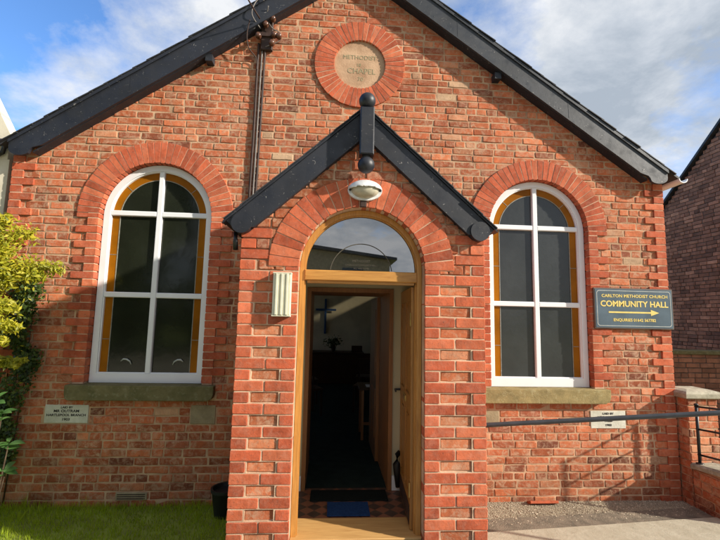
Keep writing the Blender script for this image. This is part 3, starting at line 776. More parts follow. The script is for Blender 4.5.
prof = lambda s: [(.024, 0), (.03, .006*s), (.026, .014*s)]+[(.060*math.sin(t), s*(.066-.060*math.cos(t))) for t in np.linspace(.35, 3.08, 14)]
mb.lathe(prof(1), (fx_, fy_, 3.237), 24); fb = mb.build('finial_ball', M['black'], fn); smooth_by_angle(fb, 50)
mb = MB(); mb.lathe(prof(-1), (fx_, fy_, 2.895), 24); fb = mb.build('finial_ball', M['black'], fn); smooth_by_angle(fb, 50)
# keystone stain / cable box under the lamp
mb = MB(); mb.box(-.022, .024, PY-.020, PY, 2.548, 2.62, bev=.004); mb.build('cable_entry', M['cable'], pw)
# porch interior: floor, partition with inner frame, ceiling
mb = MB(); mb.box(-.72, .76, -1.045, -.345, -.05, .277); tag(mb.build('tiled_floor', M['tiles']), kind='structure')
mb = MB(); mb.box(DL+.003, DR-.003, -1.2, -.90, .20, .284, bev=.004); mb.build('threshold_board', M['threshold'], pw)
IY = -.40
il, ir, ih = -.388, .322, 1.985
mb = MB(); mb.poly([[(-.76, .279), (il-.035, .279), (il-.035, ih+.04), (ir+.035, ih+.04), (ir+.035, .279), (.79, .279), (.79, 2.42), (-.76, 2.42)]], IY, IY+.06)
for s, X in ((-1, PL+.105), (1, PR-.105)):
    x0, x1 = sorted((X, X-s*.015)); mb.box(x0, x1, PY+.215, IY-.001, .279, 2.42)
mb.box(-.74, .78, PY+.215, IY, 2.40, 2.43)
ip = mb.build('porch_inner_wall', M['creaminner'], pw)
mb = MB(); mb.poly([[(il-.035, .279), (il, .279), (il, ih), (ir, ih), (ir, .279), (ir+.035, .279), (ir+.035, ih+.038), (il-.035, ih+.038)]], IY-.012, .30)
mb.build('inner_door_frame', M['redwood'], pw)
for xa, xb in ((-.70, il-.037), (ir+.037, .73)):
    mb = MB(); mb.box(xa, xb, IY-.014, IY-.001, .28, .40); mb.build('skirting', M['white'], pw)
mb = MB(); mb.box(.288, .321, .301, .98, .285, ih-.005); mb.box(.282, .2885, .38, .62, .5, 1.0); mb.box(.282, .2885, .68, .90, .5, 1.0); mb.box(.282, .2885, .38, .90, 1.15, 1.85)
mb.build('inner_door', M['redwood'], pw)
# architrave moulding over the inner door
mb = MB(); mb.box(il-.06, ir+.06, IY-.010, IY-.0005, ih+.09, ih+.105); mb.build('picture_rail', M['creaminner'], pw)

# outer arched door frame
FY = PY+.088
mb = MB(); a0 = DRad-.003; a1 = DRad-.038
mb.poly([[(DC+a0, .285)]+arc(DC, DSP, a0, 0, math.pi, 40)+[(DC-a0, .285), (DC-a1, .285)]+arc(DC, DSP, a1, math.pi, 0, 40)+[(DC+a1, .285)]], FY, FY+.06)
mb.poly([[(DC+a1, .285)]+arc(DC, DSP, a1, 0, math.pi, 40)+[(DC-a1, .285), (DC-a1+.008, .285)]+arc(DC, DSP, a1-.008, math.pi, 0, 40)+[(DC+a1-.008, .285)]], FY+.022, FY+.055)
df = mb.build('door_frame', M['oak'], pw); smooth_by_angle(df, 25)
mb = MB(); mb.box(DC-a1+.0, DC+a1-.0, FY-.010, FY+.055, 2.022, 2.098, bev=.006); mb.box(DC-a1+.02, DC+a1-.02, FY+.01, FY+.05, 2.004, 2.0215); mb.build('door_transom', M['oakh'], df)
mb = MB(); mb.poly([[(DC+a1-.01, 2.095)]+arc(DC, DSP, a1-.01, 0, math.pi, 40)+[(DC-a1+.01, 2.095)]], FY+.040, FY+.046)
fg = mb.build('fanlight', M['fanglass'], df)
# faint arched lettering on the glass
mb = MB(); mb.poly([arc(DC, 2.075, .232, R(8), R(172), 30)+arc(DC, 2.075, .226, R(172), R(8), 30)], FY+.0375, FY+.0395); 
mb.build('etched_arc', M['letters_fanlight'], fg)
for txt, sz, z in (('METHODIST', .024, 2.175), ('CHURCH & COMMUNITY HALL', .017, 2.145), ('ALL WELCOME', .017, 2.120)):
    text_mesh('etched_lettering', txt, sz, DC, FY+.0385, z, M['letters_fanlight'], fg, .0006)
# open door leaf, hinged on the right jamb and folded inwards
leaf = MB(); Lw, Lt, Lh = .74, .042, 1.705
def leafbox(m_, u0, u1, w0, w1, z0, z1, bev=0): m_.box(w0, w1, u0, u1, z0, z1, bev=bev)
leafbox(leaf, 0, Lw, 0, Lt, 0, Lh)
for z0, z1 in ((0, .20), (.78, .90), (1.60, Lh)): leafbox(leaf, 0, Lw, -.012, -.0005, z0, z1)
for u0, u1 in ((0, .10), (.33, .41), (.64, Lw)):
    for z0, z1 in ((.201, .779), (.901, 1.599)): leafbox(leaf, u0, u1, -.012, -.0005, z0, z1)
for u0, u1 in ((.13, .30), (.44, .61)):
    for z0, z1 in ((.24, .74), (.94, 1.56)): leafbox(leaf, u0, u1, -.008, -.0004, z0, z1, 0)
dl = leaf.build('door', M['oakdark'], pw)
Td = Matrix.Translation((.398, FY+.064, .290)) @ Matrix.Rotation(R(-3.4), 4, 'Z')
dl.parent = pw; dl.matrix_parent_inverse = Matrix(); dl.data.transform(Td)
def leafpart(name, m_, mt_, sm=False):
    o = m_.build(name, mt_, dl, sm); o.data.transform(Td); return o
for z in (.22, 1.42):
    q = MB(); q.box(-.016, -.0125, .004, .05, z, z+.09); q.tube([(-.016, .0, z-.004), (-.016, .0, z+.094)], .007, 8); leafpart('hinge', q, M['brass'])
q = MB(); q.box(-.0165, -.0125, .28, .46, .82, .868); q.box(-.020, -.0167, .295, .445, .832, .856); leafpart('letterbox', q, M['brass'])
q = MB(); q.tube([(-.013, .68, .845), (-.06, .68, .845), (-.062, .60, .843)], .009, 8); leafpart('handle', q, M['metalblack'])
q = MB(); q.box(-.0165, -.0125, .03, .70, .02, .15); leafpart('kick_plate', q, M['cable'])
q = MB(); q.tube([(-.03, .66, .03), (-.035, .655, .12), (-.045, .65, .22), (-.035, .655, .30), (-.02, .66, .33)], [.02, .028, .032, .024, .01], 10); leafpart('draught_excluder', q, M['plastic_black'], True)

# mats
mb = MB(); mb.box(-.195, .128, -.885, -.650, .285, .291, bev=.002); tag(mb.build('doormat', M['bluemat']), 'small blue doormat lying just inside the wooden threshold', 'doormat')
mb = MB(); mb.box(-.335, .302, -.615, -.412, .2785, .288, bev=.002); tag(mb.build('doormat', M['blackmat']), 'wide black ribbed doormat in front of the inner doorway', 'doormat')

# ================================================================ things on the walls
# sign
sg = empty('wall_sign', (2.94, 0, 1.91), 'slate blue community hall sign with gold arrow on the right wall corner', 'sign')
mb = MB(); mb.box(2.508, 3.372, -.036, -.019, 1.70, 2.122, bev=.003); mb.build('sign_board', [M['signedge']], sg)
mb = MB(); mb.box(2.520, 3.360, -.0385, -.0361, 1.712, 2.110); mb.build('sign_face', M['signblue'], sg)
def rrect(x0, x1, z0, z1, r):
    return [(x1-r+r*math.cos(a), z1-r+r*math.sin(a)) for a in np.linspace(0, math.pi/2, 6)]+[(x0+r+r*math.cos(a), z1-r+r*math.sin(a)) for a in np.linspace(math.pi/2, math.pi, 6)]+[(x0+r+r*math.cos(a), z0+r+r*math.sin(a)) for a in np.linspace(math.pi, 1.5*math.pi, 6)]+[(x1-r+r*math.cos(a), z0+r+r*math.sin(a)) for a in np.linspace(1.5*math.pi, 2*math.pi, 6)]
mb = MB(); mb.poly([rrect(2.535, 3.345, 1.727, 2.095, .03), rrect(2.541, 3.339, 1.733, 2.089, .026)], -.0400, -.0386); mb.build('border_line', M['silverline'], sg)
def sgt(n_, t_, s_, x_, z_, w_, b_=.0006):
    o = text_mesh(n_, t_, s_, x_, -.0396, z_, M['gold'], sg, .0008, 1.0, b_)
    xs = [v.co.x for v in o.data.vertices]; k = w_/(max(xs)-min(xs))
    for v in o.data.vertices: v.co.x = x_+(v.co.x-(max(xs)+min(xs))/2)*k
    # light wedge serifs are left to the lettering face
sgt('lettering', 'CARLTON METHODIST CHURCH', .044, 2.95, 2.038, .72, .0009)
sgt('lettering', 'COMMUNITY HALL', .084, 2.945, 1.955, .74, .0022)
sgt('lettering', 'ENQUIRIES 01642 567782', .042, 2.94, 1.790, .46, .0009)
mb = MB(); mb.poly([[(2.66, 1.862), (3.12, 1.862), (3.12, 1.838), (3.21, 1.870), (3.12, 1.902), (3.12, 1.878), (2.66, 1.878)]], -.0400, -.0386); mb.build('arrow', M['gold'], sg)
q = MB()
for x in (2.53, 2.55, 2.575): q.poly([[(x, 2.103), (x+.008, 2.101), (x+.006, 2.109)]], -.0395, -.0386)

# lamp
lp = empty('bulkhead_lamp', (.008, PY, 2.68), 'oval grey-white bulkhead lamp above the porch doorway', 'lamp')
def oval(cx, cz, rx, rz, n=32): return [(cx+rx*math.cos(2*math.pi*i/n), cz+rz*math.sin(2*math.pi*i/n)) for i in range(n)]
LX, LZ = .010, 2.668
mb = MB(); mb.poly([oval(LX, LZ, .124, .074)], PY-.03, PY-.002); mb.build('lamp_base', M['lampwhite'], lp)
def dome(name, rx, rz, dep, y0, m_, half=None):
    mb = MB(); n = 32; vs = []; K = 8
    for i in range(K+1):
        t = i/K*math.pi/2; c_, s_ = math.cos(t), math.sin(t)
        for j in range(n):
            a = 2*math.pi*j/n; vs.append((LX+rx*max(c_, .02)*math.cos(a), y0-dep*s_, LZ+rz*max(c_, .02)*math.sin(a)))
    fs = []
    for i in range(K):
        for j in range(n):
            if half and not half(LZ+rz*math.sin(2*math.pi*(j+.5)/n)*math.cos((i+.5)/K*math.pi/2)-LZ): continue
            a = i*n+j; b = i*n+(j+1) % n; fs.append((a, b, b+n, a+n))
    mb.add(vs, fs); o = mb.build(name, m_, lp, True)
    if half: sm_ = o.modifiers.new('s', 'SOLIDIFY'); sm_.thickness = .004
dome('lamp_lens', .100, .060, .075, PY-.03, M['lamplens'])
dome('lamp_hood', .121, .071, .088, PY-.031, M['lampwhite'], lambda z: z > .004)
for s in (-1, 1):
    mb = MB(); mb.lathe([(.009, 0), (.008, -.006), (.003, -.008)], (LX+s*.108, PY-.046, LZ-.006), 10, 'y'); mb.build('screw', M['metalblack'], lp)

# cream box beside the door
bx = empty('wall_box', (-.545, PY, 1.90), 'cream plastic fluted box on the porch pier left of the door', 'box')
mb = MB()
for i in range(7):
    x0 = -.608+i*.0175
    mb.box(x0+.0004, x0+.0172, PY-.062-(.006 if i % 2 else 0)-(.004 if 0 < i < 6 else 0), PY-.002, 1.768, 2.048, bev=.003)
mb.build('box_body', M['boxcream'], bx)
for z in (2.0485, 1.758):
    mb = MB(); mb.box(-.610, -.484, PY-.066, PY-.002, z, z+.0095, bev=.002); mb.build('end_cap', M['boxcream'], bx)

# cables, bracket with insulators
br = empty('cable_bracket', (-.97, 0, 4.72), 'rusty bracket with clustered brown insulators high under the left gable board', 'bracket')
mb = MB(); mb.box(-1.02, -.90, -.05, -.005, 4.52, 4.90, bev=.006); mb.box(-1.05, -.86, -.07, -.051, 4.66, 4.70); mb.build('bracket_plate', M['cable'], br)
for (x, z) in ((-1.0, 4.90), (-.90, 4.84), (-.97, 4.77), (-.88, 4.66), (-1.04, 4.64), (-.90, 4.57), (-.83, 4.65)):
    mb = MB(); mb.lathe([(.012, 0), (.026, -.006), (.030, -.02), (.018, -.032), (.030, -.044), (.026, -.058), (.010, -.064)], (x, -.06, z), 12, 'y'); o = mb.build('insulator', M['porcelain'], br, True)
def rope(name, pts, r, m_, label, cat, group=None, n=7):
    P = [Vector(p) for p in pts]; out = []
    for i in range(len(P)-1):
        p0, p1, p2, p3 = P[max(i-1, 0)], P[i], P[i+1], P[min(i+2, len(P)-1)]
        for t in np.linspace(0, 1, 7)[:-1]:
            t = float(t); out.append(.5*((2*p1)+(-p0+p2)*t+(2*p0-5*p1+4*p2-p3)*t*t+(-p0+3*p1-3*p2+p3)*t**3))
    out.append(P[-1]); mb = MB(); mb.tube(out, r, n); o = mb.build(name, m_, None, True); return tag(o, label, cat, group)
rope('wall_cable', [(-1.045, -.02, 4.60), (-1.05, -.018, 4.2), (-1.052, -.018, 3.6), (-1.062, -.018, 3.0), (-1.065, -.018, 2.3)], .013, M['cable'], 'thick brown cable down the wall, leftmost of the bundle above the porch', 'cable')
rope('wall_cable', [(-1.005, -.02, 4.62), (-1.012, -.018, 4.2), (-1.018, -.018, 3.6), (-1.026, -.018, 3.0), (-1.03, -.018, 2.3)], .009, M['cablegrey'], 'thin grey cable in the middle of the bundle above the porch', 'cable')
rope('wall_cable', [(-.975, -.02, 4.60), (-.982, -.018, 4.2), (-.990, -.018, 3.6), (-1.0, -.018, 3.0), (-1.005, -.018, 2.3)], .012, M['cable'], 'thick brown cable down the wall, rightmost of the bundle above the porch', 'cable')
rope('looped_cable', [(-1.12, -.16, 4.76), (-1.15, -.12, 4.62), (-1.13, -.09, 4.50), (-1.06, -.04, 4.42), (-1.05, -.03, 4.3)], .006, M['cable'], 'thin cable looping left of the insulators under the gable board', 'cable')
rope('looped_cable', [(-.99, -.16, 4.98), (-1.0, -.17, 5.02), (-1.07, -.17, 4.95), (-1.10, -.16, 4.82), (-1.02, -.09, 4.72)], .005, M['cablegrey'], 'thin grey wire tangled over the gable board above the insulators', 'cable')
rope('looped_cable', [(-.94, -.16, 4.93), (-.96, -.09, 4.84), (-.9, -.08, 4.74), (-.82, -.07, 4.70), (-.83, -.06, 4.62), (-.97, -.05, 4.55)], .005, M['cablegrey'], 'thin grey wire wound round the insulators', 'cable')
rope('overhead_wire', [(-1.02, -.16, 4.78), (-1.20, -.70, 4.86), (-1.9, -3.0, 5.25), (-4.5, -9, 6.6), (-7, -14, 8.0)], .008, M['cable'], 'dark overhead wire running from the gable bracket up into the sky', 'wire')
for z in (4.1, 3.75, 3.4, 3.05):
    pass

# handrail in front of the right window
hr = empty('handrail', (1.2, -.6, .0), 'long grey tubular handrail crossing the right wall in front of the window sill', 'handrail')
A = Vector((.90, -.60, .868)); B = Vector((2.67, -1.2, 1.118)); D_ = (B-A)
P1 = A+D_*(1.133-.90)/(2.67-.90)*0
mb = MB(); mb.tube([(.886, -.56, .852), (.95, -.58, .862), tuple(Vector((1.132, -.60, .876))), (2.67, -1.2, 1.118), (3.25, -1.43, 1.21)], .019, 16); mb.build('rail_tube', M['railgrey'], hr, True)
mb = MB(); mb.tube([(3.25, -1.43, 1.21), (3.31, -1.45, 1.19), (3.33, -1.46, 1.12), (3.33, -1.46, 0)], .019, 12); mb.build('post', M['railgrey'], hr, True)
mb = MB(); mb.lathe([(.04, 0), (.04, .006), (.02, .012)], (.891, -.56, .852), 14, 'x'); mb.build('wall_flange', M['railgrey'], hr)

# garden pillar, low wall and iron railing on the right
pil = empty('brick_pillar', (3.53, -.02, 0), 'short brick gate pillar with mossy stone cap at the right wall corner', 'pillar')
mb = MB(); mb.box(3.375, 3.682, -.132, .142, -.1, 1.02); pc = mb.build('pillar_core', M['mortar'], pil)
mb = MB()
bond(mb, 3.366, 3.692, 0, 1.0, FRONT(-.14), None, None, 0, -.03)
bond(mb, -.138, .15, 0, 1.0, lambda p: (3.366-p[2], p[0], p[1]), None, None, 0, -.03)
bond(mb, -.138, .15, 0, 1.0, lambda p: (3.692+p[2], p[0], p[1]), None, None, 0, -.03)
mb.build('pillar_brickwork', M['brick'], pc)
mb = MB(); vs = []
for i, (g_, z) in enumerate(((.005, 1.018), (.03, 1.03), (.032, 1.07), (.012, 1.092), (-.05, 1.108))):
    vs += [(3.366-g_, -.14-g_, z), (3.692+g_, -.14-g_, z), (3.692+g_, .15+g_, z), (3.366-g_, .15+g_, z)]
fs = [(3, 2, 1, 0), (16, 17, 18, 19)]
for k in range(4):
    for j in range(4): a = k*4+j; b = k*4+(j+1) % 4; fs.append((a, b, b+4, a+4))
mb.add(vs, fs); mb.build('pillar_cap', M['capstone'], pil)
lw = empty('low_wall', (3.5, -1.0, 0), 'low brick garden wall with pale stone coping below the iron railing', 'wall')
LX0, LX1 = 3.365, 3.60
mb = MB()
rise = lambda y: .36+.10*(-y-.14)
vs = [(LX0+.01, -.15, -.1), (LX1-.01, -.15, -.1), (LX1-.01, -.55, -.1), (LX0+.01, -.55, -.1), (LX0+.01, -.15, rise(-.15)), (LX1-.01, -.15, rise(-.15)), (LX1-.01, -.55, rise(-.55)), (LX0+.01, -.55, rise(-.55))]
mb.add(vs, [(0, 1, 2, 3), (4, 5, 6, 7), (0, 4, 5, 1), (1, 5, 6, 2), (2, 6, 7, 3), (3, 7, 4, 0)])
lc = mb.build('wall_core', M['mortar'], lw)
mb = MB(); bond(mb, -.56, -.148, 0, .62, lambda p: (LX0-p[2], p[0], p[1]), None, None, 0, -.03); bond(mb, LX0, LX1, 0, .62, lambda p: (p[0], -.555-p[2], p[1]), None, None, 0, -.03)
mb2 = MB(); keep = []
for f, c, m_ in zip(mb.f, mb.c, mb.m):
    if max(mb.v[i][2] for i in f)-max(rise(mb.v[i][1]) for i in f) < 0.0: keep.append((f, c, m_))
mb.f = [k[0] for k in keep]; mb.c = [k[1] for k in keep]; mb.m = [k[2] for k in keep]
mb.build('wall_brickwork', M['brick'], lc)
mb = MB()
for i in range(1):
    ya, yb = -.150, -.58
    vs = []
    for y in (ya, yb):
        z = rise(y)
        vs += [(LX0-.018, y, z+.002), (LX1+.018, y, z+.002), (LX1+.018, y, z+.038), (LX1, y, z+.052), (LX0+.005, y, z+.052), (LX0-.018, y, z+.036)]
    mb.add(vs, [tuple(range(6))[::-1], tuple(range(6, 12))]+[(j, (j+1) % 6, (j+1) % 6+6, j+6) for j in range(6)])
cp = mb.build('coping', M['capstone'], lw)
rg = empty('iron_railing', (3.37, -.2, .43), 'black iron railing of three bars on the low garden wall', 'railing')
RX = 3.40
for y in (-.205, -.53):
    z = rise(y)+.052
    mb = MB(); mb.tube([(RX, y, z-.01), (RX, y, z+.555)], .014, 12); mb.lathe([(.034, 0), (.034, .008), (.02, .012)], (RX, y, z), 14); mb.lathe([(.0195, 0), (.0195, .012), (.008, .018)], (RX, y, z+.553), 12); mb.build('post', M['metalblack'], rg, True)
for h in (.96, .745, .505):
    mb = MB(); mb.tube([(RX, -.19, h-.002), (RX, -.54, h+.034)], .0095, 10); mb.build('rail', M['metalblack'], rg, True)
for y in (-.5, -.8): pass

# vents
av = empty('air_vent', (-1.98, 0, .06), 'grey slotted air vent low in the left wall at the lawn', 'vent')
mb = MB(); mb.box(-2.13, -1.85, -.010, .005, .052, .118, bev=.003); mb.build('vent_frame', M['plaquetan'], av)
mb = MB()
for i in range(3): mb.box(-2.115, -1.865, -.0125, -.0102, .062+i*.018, .070+i*.018)
mb.build('vent_slot', M['cable'], av)
tv = empty('terracotta_vent', (1.9, -.06, 0), 'terracotta air brick lying tilted at the foot of the right wall', 'vent')
mb = MB()
T_ = Matrix.Translation((1.88, -.055, .018)) @ Matrix.Rotation(R(-25), 4, 'X')
mb.box(-.13, .15, -.045, .045, -.012, .012, bev=.003); o = mb.build('vent_body', M['redbrick'], tv); o.data.transform(T_)
mb = MB()
for i in range(6): mb.box(-.10+i*.022, -.088+i*.022, -.032, .028, .0122, .0135)
o = mb.build('vent_slot', M['plastic_black'], tv); o.data.transform(T_)
# black pot against the porch
pt = MB(); pt.lathe([(.085, 0), (.115, .20), (.125, .21), (.125, .235), (.108, .235), (.10, .20)], (-1.10, -.20, 0), 24)
pp = pt.build('plant_pot', M['plastic_black'], None, False); tag(pp, 'black plastic pot in the shaded corner left of the porch', 'pot'); smooth_by_angle(pp)
# porch downpipe just below the left board end
dp_ = MB(); dp_.tube([(-.895, PY+.03, 2.34), (-.895, PY+.03, 2.28), (-.895, PY+.05, 2.22)], .018, 10); dp_.build('rainwater_spout', M['metalblack'], pw, True)

# ================================================================ inside the chapel
cr = empty('wall_cross', (-.33, 6, 1.7), 'plain dark blue cross on the chapel end wall', 'cross')
mb = MB(); mb.box(-.355, -.305, 5.955, 5.985, 1.345, 2.185, bev=.004); mb.build('upright', M['bluecross'], cr)
mb = MB(); mb.box(-.565, -.075, 5.950, 5.9545, 1.895, 1.945, bev=.001); mb.build('crossbar', M['bluecross'], cr)
pn = empty('organ', (.3, 5.6, .275), 'dark wooden organ against the chapel end wall', 'organ')
mb = MB(); mb.box(-1.1, .55, 5.30, 5.85, .275, .93, bev=.01); mb.box(-1.12, .57, 5.27, 5.87, .931, .965, bev=.005); mb.build('cabinet', M['darkwood'], pn)
mb = MB(); mb.box(.58, 1.7, 5.35, 5.8, .275, .80, bev=.01); mb.box(.30, .54, 5.5, 5.6, .966, 1.10, bev=.005); mb.build('music_desk', M['darkwood'], pn)
vs_ = empty('vase_of_flowers', (-.12, 5.5, .967), 'small dark vase of flowers standing on the organ', 'vase')
mb = MB(); mb.lathe([(.03, 0), (.05, .05), (.055, .09), (.035, .14), (.04, .16)], (-.12, 5.5, .967), 16); mb.build('vase', M['cable'], vs_, True)
def leaves(name, centers, spread, N, size, m_, parent=None, flat=None, elong=1.8, hue=(.5, .28), outward=None):
    cs = np.array(centers, float); idx = nr.randint(0, len(cs), N); sp = np.array(spread, float)
    c = cs[idx, :3]+nr.normal(0, 1, (N, 3))*(sp if sp.ndim else np.array([spread]*3))*(cs[idx, 3:4] if cs.shape[1] > 3 else 1)
    if flat: c = flat(c)
    d = nr.normal(0, 1, (N, 3)); 
    if outward is not None: d = d*.7+np.array(outward)
    d /= np.linalg.norm(d, axis=1)[:, None]+1e-9
    u = nr.normal(0, 1, (N, 3)); u -= (u*d).sum(1)[:, None]*d; u /= np.linalg.norm(u, axis=1)[:, None]+1e-9
    w = np.cross(d, u); s = (size*nr.uniform(.45, 1.5, N))[:, None]
    a = c-u*s*elong*.5; b = c+u*s*elong*.5; m1 = c+w*s*.42-u*s*.1+d*s*.12; m2 = c-w*s*.42-u*s*.1+d*s*.12
    V = np.stack([a, m1, b, m2], 1).reshape(-1, 3); F = np.arange(N*4).reshape(-1, 4)
    hu = np.clip(nr.normal(hue[0], hue[1], N)+ (nr.rand(len(cs))[idx]-.5)*.4, 0, 1)
    return scatter_mesh(name, V, F, m_, np.stack([hu]*3, 1), None, parent)
leaves('foliage', [(-.12, 5.5, 1.18)], (.09, .06, .06), 220, .035, M['darkleaf'], vs_)
def table(x0, x1, y0, y1, zt, label):
    t = empty('table', ((x0+x1)/2, (y0+y1)/2, .273), label, 'table')
    mb = MB(); mb.box(x0, x1, y0, y1, zt-.03, zt, bev=.004); mb.build('tabletop', M['darkwood'], t)
    for x in (x0+.03, x1-.06):
        for y in (y0+.03, y1-.06):
            mb = MB(); mb.box(x, x+.03, y, y+.03, .273, zt-.031); mb.build('leg', M['redwood'], t)
    mb = MB(); mb.box(x0+.06, x1-.06, y0+.035, y0+.055, .45, .48); mb.build('stretcher', M['redwood'], t)
table(.17, .85, 1.05, 1.5, .90, 'small dark table with reddish legs just inside the chapel on the right')
def chair(x, y, rz, label):
    t = empty('wooden_chair', (x, y, .273), label, 'chair', 'chairs inside the chapel')
    T = Matrix.Translation((x, y, .273)) @ Matrix.Rotation(rz, 4, 'Z')
    def P(name, m_, *bxs):
        mb = MB()
        for b in bxs: mb.box(*b)
        o = mb.build(name, m_, t); o.data.transform(T)
    P('seat', M['darkwood'], (-.2, .2, -.2, .2, .38, .41)); P('backrest', M['darkwood'], (-.19, .19, .18, .20, .55, .80))
    for sx in (-1, 1):
        P('leg', M['darkwood'], (sx*.18-.015, sx*.18+.015, -.195, -.165, 0, .379)); P('leg', M['darkwood'], (sx*.18-.015, sx*.18+.015, .165, .1795, 0, .80))
for x, y, r_, l_ in ((-.55, 2.4, .4, 'dark wooden chair left of the aisle nearest the inner door'), (-.62, 3.3, .2, 'dark wooden chair left of the aisle, behind the nearest one'), (.42, 2.7, -.3, 'dark wooden chair right of the aisle behind the table'), (.5, 3.7, -.1, 'dark wooden chair right of the aisle farthest from the door')):
    chair(x, y, r_, l_)
mb = MB(); mb.box(.26, .40, 1.1, 1.3, .9005, .903); tag(mb.build('hymn_sheet', M['paper']), 'white paper sheet lying on the small table inside', 'paper')
mb = MB(); mb.box(.08, .16, 2.55, 2.72, .690, .697); o = mb.build('hymn_sheet', M['paper']); o.location = (.28, 0, -.003); tag(o, 'white paper sheet left on the chair behind the table', 'paper')

# ================================================================ neighbours
nb = empty('brick_house', (7, 2, 0), 'dark brown brick house gable beyond the right corner of the chapel', 'house')
ry, rz_ = 2.25, 5.90; ey = 4.95; ez = 3.65; fy = -.1
frn = lambda v: (7.0+v[1], v[0], v[2])
mb = MB(); mb.poly([[(fy, -.1), (ey, -.1), (ey, ez), (ry, rz_), (fy, rz_-(ry-fy)*.83)]], .01, 5, 0, fr=frn)
hc = mb.build('house_wall', M['darkmortar'], nb)
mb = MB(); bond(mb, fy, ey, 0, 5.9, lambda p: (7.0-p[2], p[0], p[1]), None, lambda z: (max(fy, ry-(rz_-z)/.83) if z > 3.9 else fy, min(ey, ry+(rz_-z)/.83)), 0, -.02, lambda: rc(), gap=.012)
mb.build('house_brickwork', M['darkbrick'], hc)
mb = MB()
for s, ye in ((1, ey+.25), (-1, fy-.2)):
    L_ = abs(ye-ry); mb.poly([[(ry, rz_+.03), (ry+s*L_, rz_+.03-.83*L_), (ry+s*L_, rz_+.09-.83*L_), (ry, rz_+.09)]], -.07, 5.1, 0, fr=frn)
mb.build('house_roof', M['slate'], nb)
# dark yard wall behind the pillar
yw = empty('yard_wall', (5, 2.1, 0), 'low dark blackened wall with mossy top behind the brick pillar', 'wall')
mb = MB(); mb.box(3.42, 6.99, 1.9, 2.1, -.1, 1.30); mb.build('wall_body', M['darkmortar'], yw)
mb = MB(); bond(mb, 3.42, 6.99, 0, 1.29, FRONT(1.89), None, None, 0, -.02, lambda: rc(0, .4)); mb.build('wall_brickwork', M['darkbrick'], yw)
mb = MB(); mb.box(3.42, 6.99, 1.86, 2.14, 1.301, 1.36, bev=.01); mb.build('wall_coping', M['sillmossy'], yw)
# cream building on the left
cb_ = empty('cream_house', (-5, .8, 0), 'cream rendered house with black gutter at the far left edge', 'house')
mb = MB(); mb.poly([[(-3.42, -.1), (-3.42, 3.24), (-6.5, 3.24), (-6.5, -.1)]], .03, 1.6); mb.poly([[(-3.44, 3.241), (-3.44, 3.50), (-4.1, 4.68), (-6.5, 4.68), (-6.5, 3.241)]], .03, .16); mb.build('house_wall', M['cream'], cb_)
mb = MB(); mb.box(-6.5, -3.37, -.05, .022, 3.365, 3.425, bev=.012); mb.build('gutter', M['metalblack'], cb_)
mb = MB(); mb.tube([(-3.44, -.02, 3.36), (-3.47, .0, 3.30), (-3.60, .0, 3.22)], .022, 10); mb.build('downpipe', M['metalblack'], cb_)

# ---------------------------------------------------------------- plants at the left
gs = empty('golden_shrub', (-3.5, -.5, 0), 'golden yellow feathery shrub spilling in front of the left wall corner', 'shrub')
mb = MB()
for e in ((-3.25, -.5, 2.2), (-3.6, -.6, 2.5), (-3.1, -.45, 1.6), (-3.9, -.5, 2.3)):
    mb.tube([(-3.5, -.5, 0), ((-3.5+e[0])/2-.03, -.5, e[2]*.5), e], [.035, .022, .006], 8)
mb.build('branches', M['bark'], gs, True)
def spray_centers(tips, n=10):
    out = []
    for (x0, y0, z0, x1, y1, z1, r_) in tips:
        for i in range(n):
            t = i/(n-1); out.append((x0+(x1-x0)*t, y0+(y1-y0)*t, z0+(z1-z0)*t-.05*math.sin(t*3.1)*0, r_*(1.15-t*.85)))
    return out
tips = [(-3.5, -.45, 2.15, -2.60, -.40, 2.13, .09), (-3.4, -.5, 2.2, -2.72, -.42, 2.05, .08), (-3.5, -.45, 2.3, -2.85, -.42, 2.42, .10), (-3.5, -.5, 2.4, -3.02, -.45, 2.53, .09), (-3.5, -.5, 2.2, -2.95, -.5, 2.25, .11),
        (-3.5, -.4, 2.1, -2.95, -.45, 2.0, .09), (-3.6, -.5, 2.5, -3.25, -.5, 2.62, .08), (-3.4, -.45, 1.8, -2.92, -.42, 1.78, .075), (-3.4, -.45, 1.7, -2.86, -.42, 1.62, .06), (-3.4, -.45, 1.6, -2.95, -.42, 1.5, .05), (-3.4, -.4, 1.4, -2.86, -.38, 1.30, .035), (-3.8, -.5, 1.9, -3.3, -.5, 2.1, .15), (-3.8, -.5, 2.3, -3.3, -.5, 2.3, .15), (-3.3, -.42, 1.35, -2.80, -.38, 1.34, .02)]
leaves('foliage', spray_centers(tips)+[(-3.45+nr.uniform(-.4,.35), -.45+nr.uniform(-.12,.1), nr.uniform(1.5, 2.4), .13) for _ in range(30)], 1.0, 24000, .0165, M['goldleaf'], gs, elong=2.6, hue=(.55, .25), outward=(.5, -.7, .6))
iv = empty('ivy', (-3.1, -.05, 0), 'dark green ivy climbing the left edge of the wall', 'ivy')
mb = MB()
for k in range(4): mb.tube([(-3.10-.08*k, -.012, 0), (-3.06-.07*k, -.014, .6), (-3.02-.08*k, -.012, 1.2), (-3.02-.06*k, -.014, 1.8)], [.006, .005, .004, .003], 6)
mb.build('stems', M['bark'], iv, True)
cs = []
for i in range(120):
    z = nr.uniform(.35, 2.15); ed = -2.93-.05*math.sin(z*9)-.10*(z-1)**2*.6-(.12 if z < .9 else 0); x = ed-abs(nr.normal(0, .16)); cs.append((x, -.07-nr.uniform(0, .07), z, 1))
leaves('foliage', cs, (.035, .02, .04), 5200, .026, M['ivyleaf'], iv, flat=lambda c: np.stack([c[:, 0], np.minimum(c[:, 1], -.022), c[:, 2]], 1), elong=1.2, hue=(.5, .3), outward=(.2, -1.2, .5))
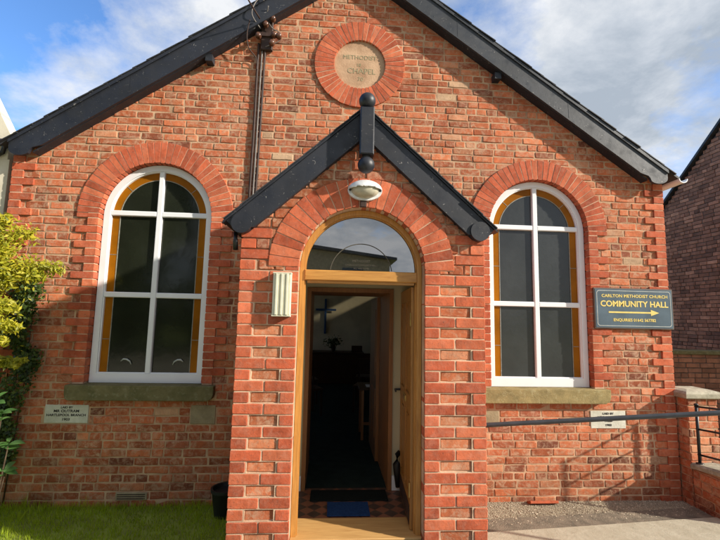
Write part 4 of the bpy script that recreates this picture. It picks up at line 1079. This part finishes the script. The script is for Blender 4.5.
lr = empty('laurel_bush', (-3.0, -.5, 0), 'small bush with broad glossy green leaves at the lower left', 'bush')
mb = MB(); LV = MB()
def bigleaf(p, d, L_, w, col):
    d = Vector(d).normalized(); side = d.cross(Vector((0, -.6, 1))).normalized(); nrm = side.cross(d)
    vs = []; K = 6
    for i in range(K+1):
        t = i/K; ww = w*math.sin(math.pi*min(t*.93+.05, 1))**.8; c = Vector(p)+d*L_*t-Vector((0, 0, 1))*.35*L_*t*t
        vs += [c-side*ww+nrm*ww*.25, c, c+side*ww+nrm*ww*.25]
    fs = []
    for i in range(K): a = i*3; fs += [(a, a+1, a+4, a+3), (a+1, a+2, a+5, a+4)]
    LV.add(vs, fs, col)
for (x, y, z, n_) in ((-2.80, -.45, .66, 9), (-2.84, -.5, .90, 8), (-2.82, -.42, .44, 8), (-3.12, -.5, .70, 9), (-2.90, -.5, 1.02, 6), (-3.15, -.45, 1.0, 8), (-3.1, -.55, .45, 8), (-2.95, -.5, .22, 7)):
    mb.tube([(-3.1, -.45, 0), (x-.05, y+.02, z*.5), (x, y, z)], [.012, .008, .004], 6)
    for i in range(n_):
        a = i/n_*6.28+rnd.uniform(-.3, .3); bigleaf((x, y, z+rnd.uniform(-.03, .03)), (math.cos(a), math.sin(a)*.8-.1, rnd.uniform(.15, .75)), rnd.uniform(.09, .15), rnd.uniform(.018, .027), (rnd.random(),)*3)
mb.build('stems', M['bark'], lr, True); LV.build('leaves', M['laurelleaf'], lr, True)

# ---------------------------------------------------------------- across the road, seen only in the glass
oh = empty('gabled_house', (-1, -20, 0), 'grey-brown gabled house standing opposite the chapel', 'house')
mb = MB(); mb.poly([[(-7.5, 0), (2.6, 0), (2.6, 4.55), (-2.4, 5.1), (-7.5, 4.55)]], -24, -18); hw_ = mb.build('house_wall', M['plaquetan'], oh)
mb = MB(); mb.poly([[(-7.9, 4.5), (-2.4, 5.12), (2.9, 4.5), (2.9, 4.62), (-2.4, 5.28), (-7.9, 4.62)]], -24.4, -17.6); mb.build('house_roof', M['slate'], oh)
for x in (-5.5, -2.6, .3):
    for z in (1.0, 3.0):
        mb = MB(); mb.box(x, x+1.0, -17.99, -17.93, z, z+1.1); mb.build('house_window', M['glassdark'], oh)
for k, (x, y, h) in enumerate(((-9.5, -15, 10), (-14, -13, 11), (-18.5, -9, 10))):
    t = empty('tree', (x, y, 0), ('dense dark tree standing nearest the house opposite', 'tallest dense dark tree in the row opposite', 'dense dark tree at the far end of the row opposite')[k], 'tree', 'trees opposite the chapel')
    mb = MB(); mb.tube([(x, y, 0), (x+.1, y, h*.4), (x, y, h*.85)], [.28, .18, .05], 10)
    for j in range(6): a = j*1.05; mb.tube([(x, y, h*(.3+.07*j)), (x+1.6*math.cos(a), y+1.6*math.sin(a), h*(.45+.07*j))], [.1, .03], 6)
    mb.build('trunk', M['bark'], t, True)
    cc = [(x+nr.normal(0, 1.5), y+nr.normal(0, 1.3), h*nr.uniform(.12, .95), 1) for _ in range(60)]
    leaves('crown', cc, (.6, .6, .55), 5000, .30, M['darkleaf'], t)
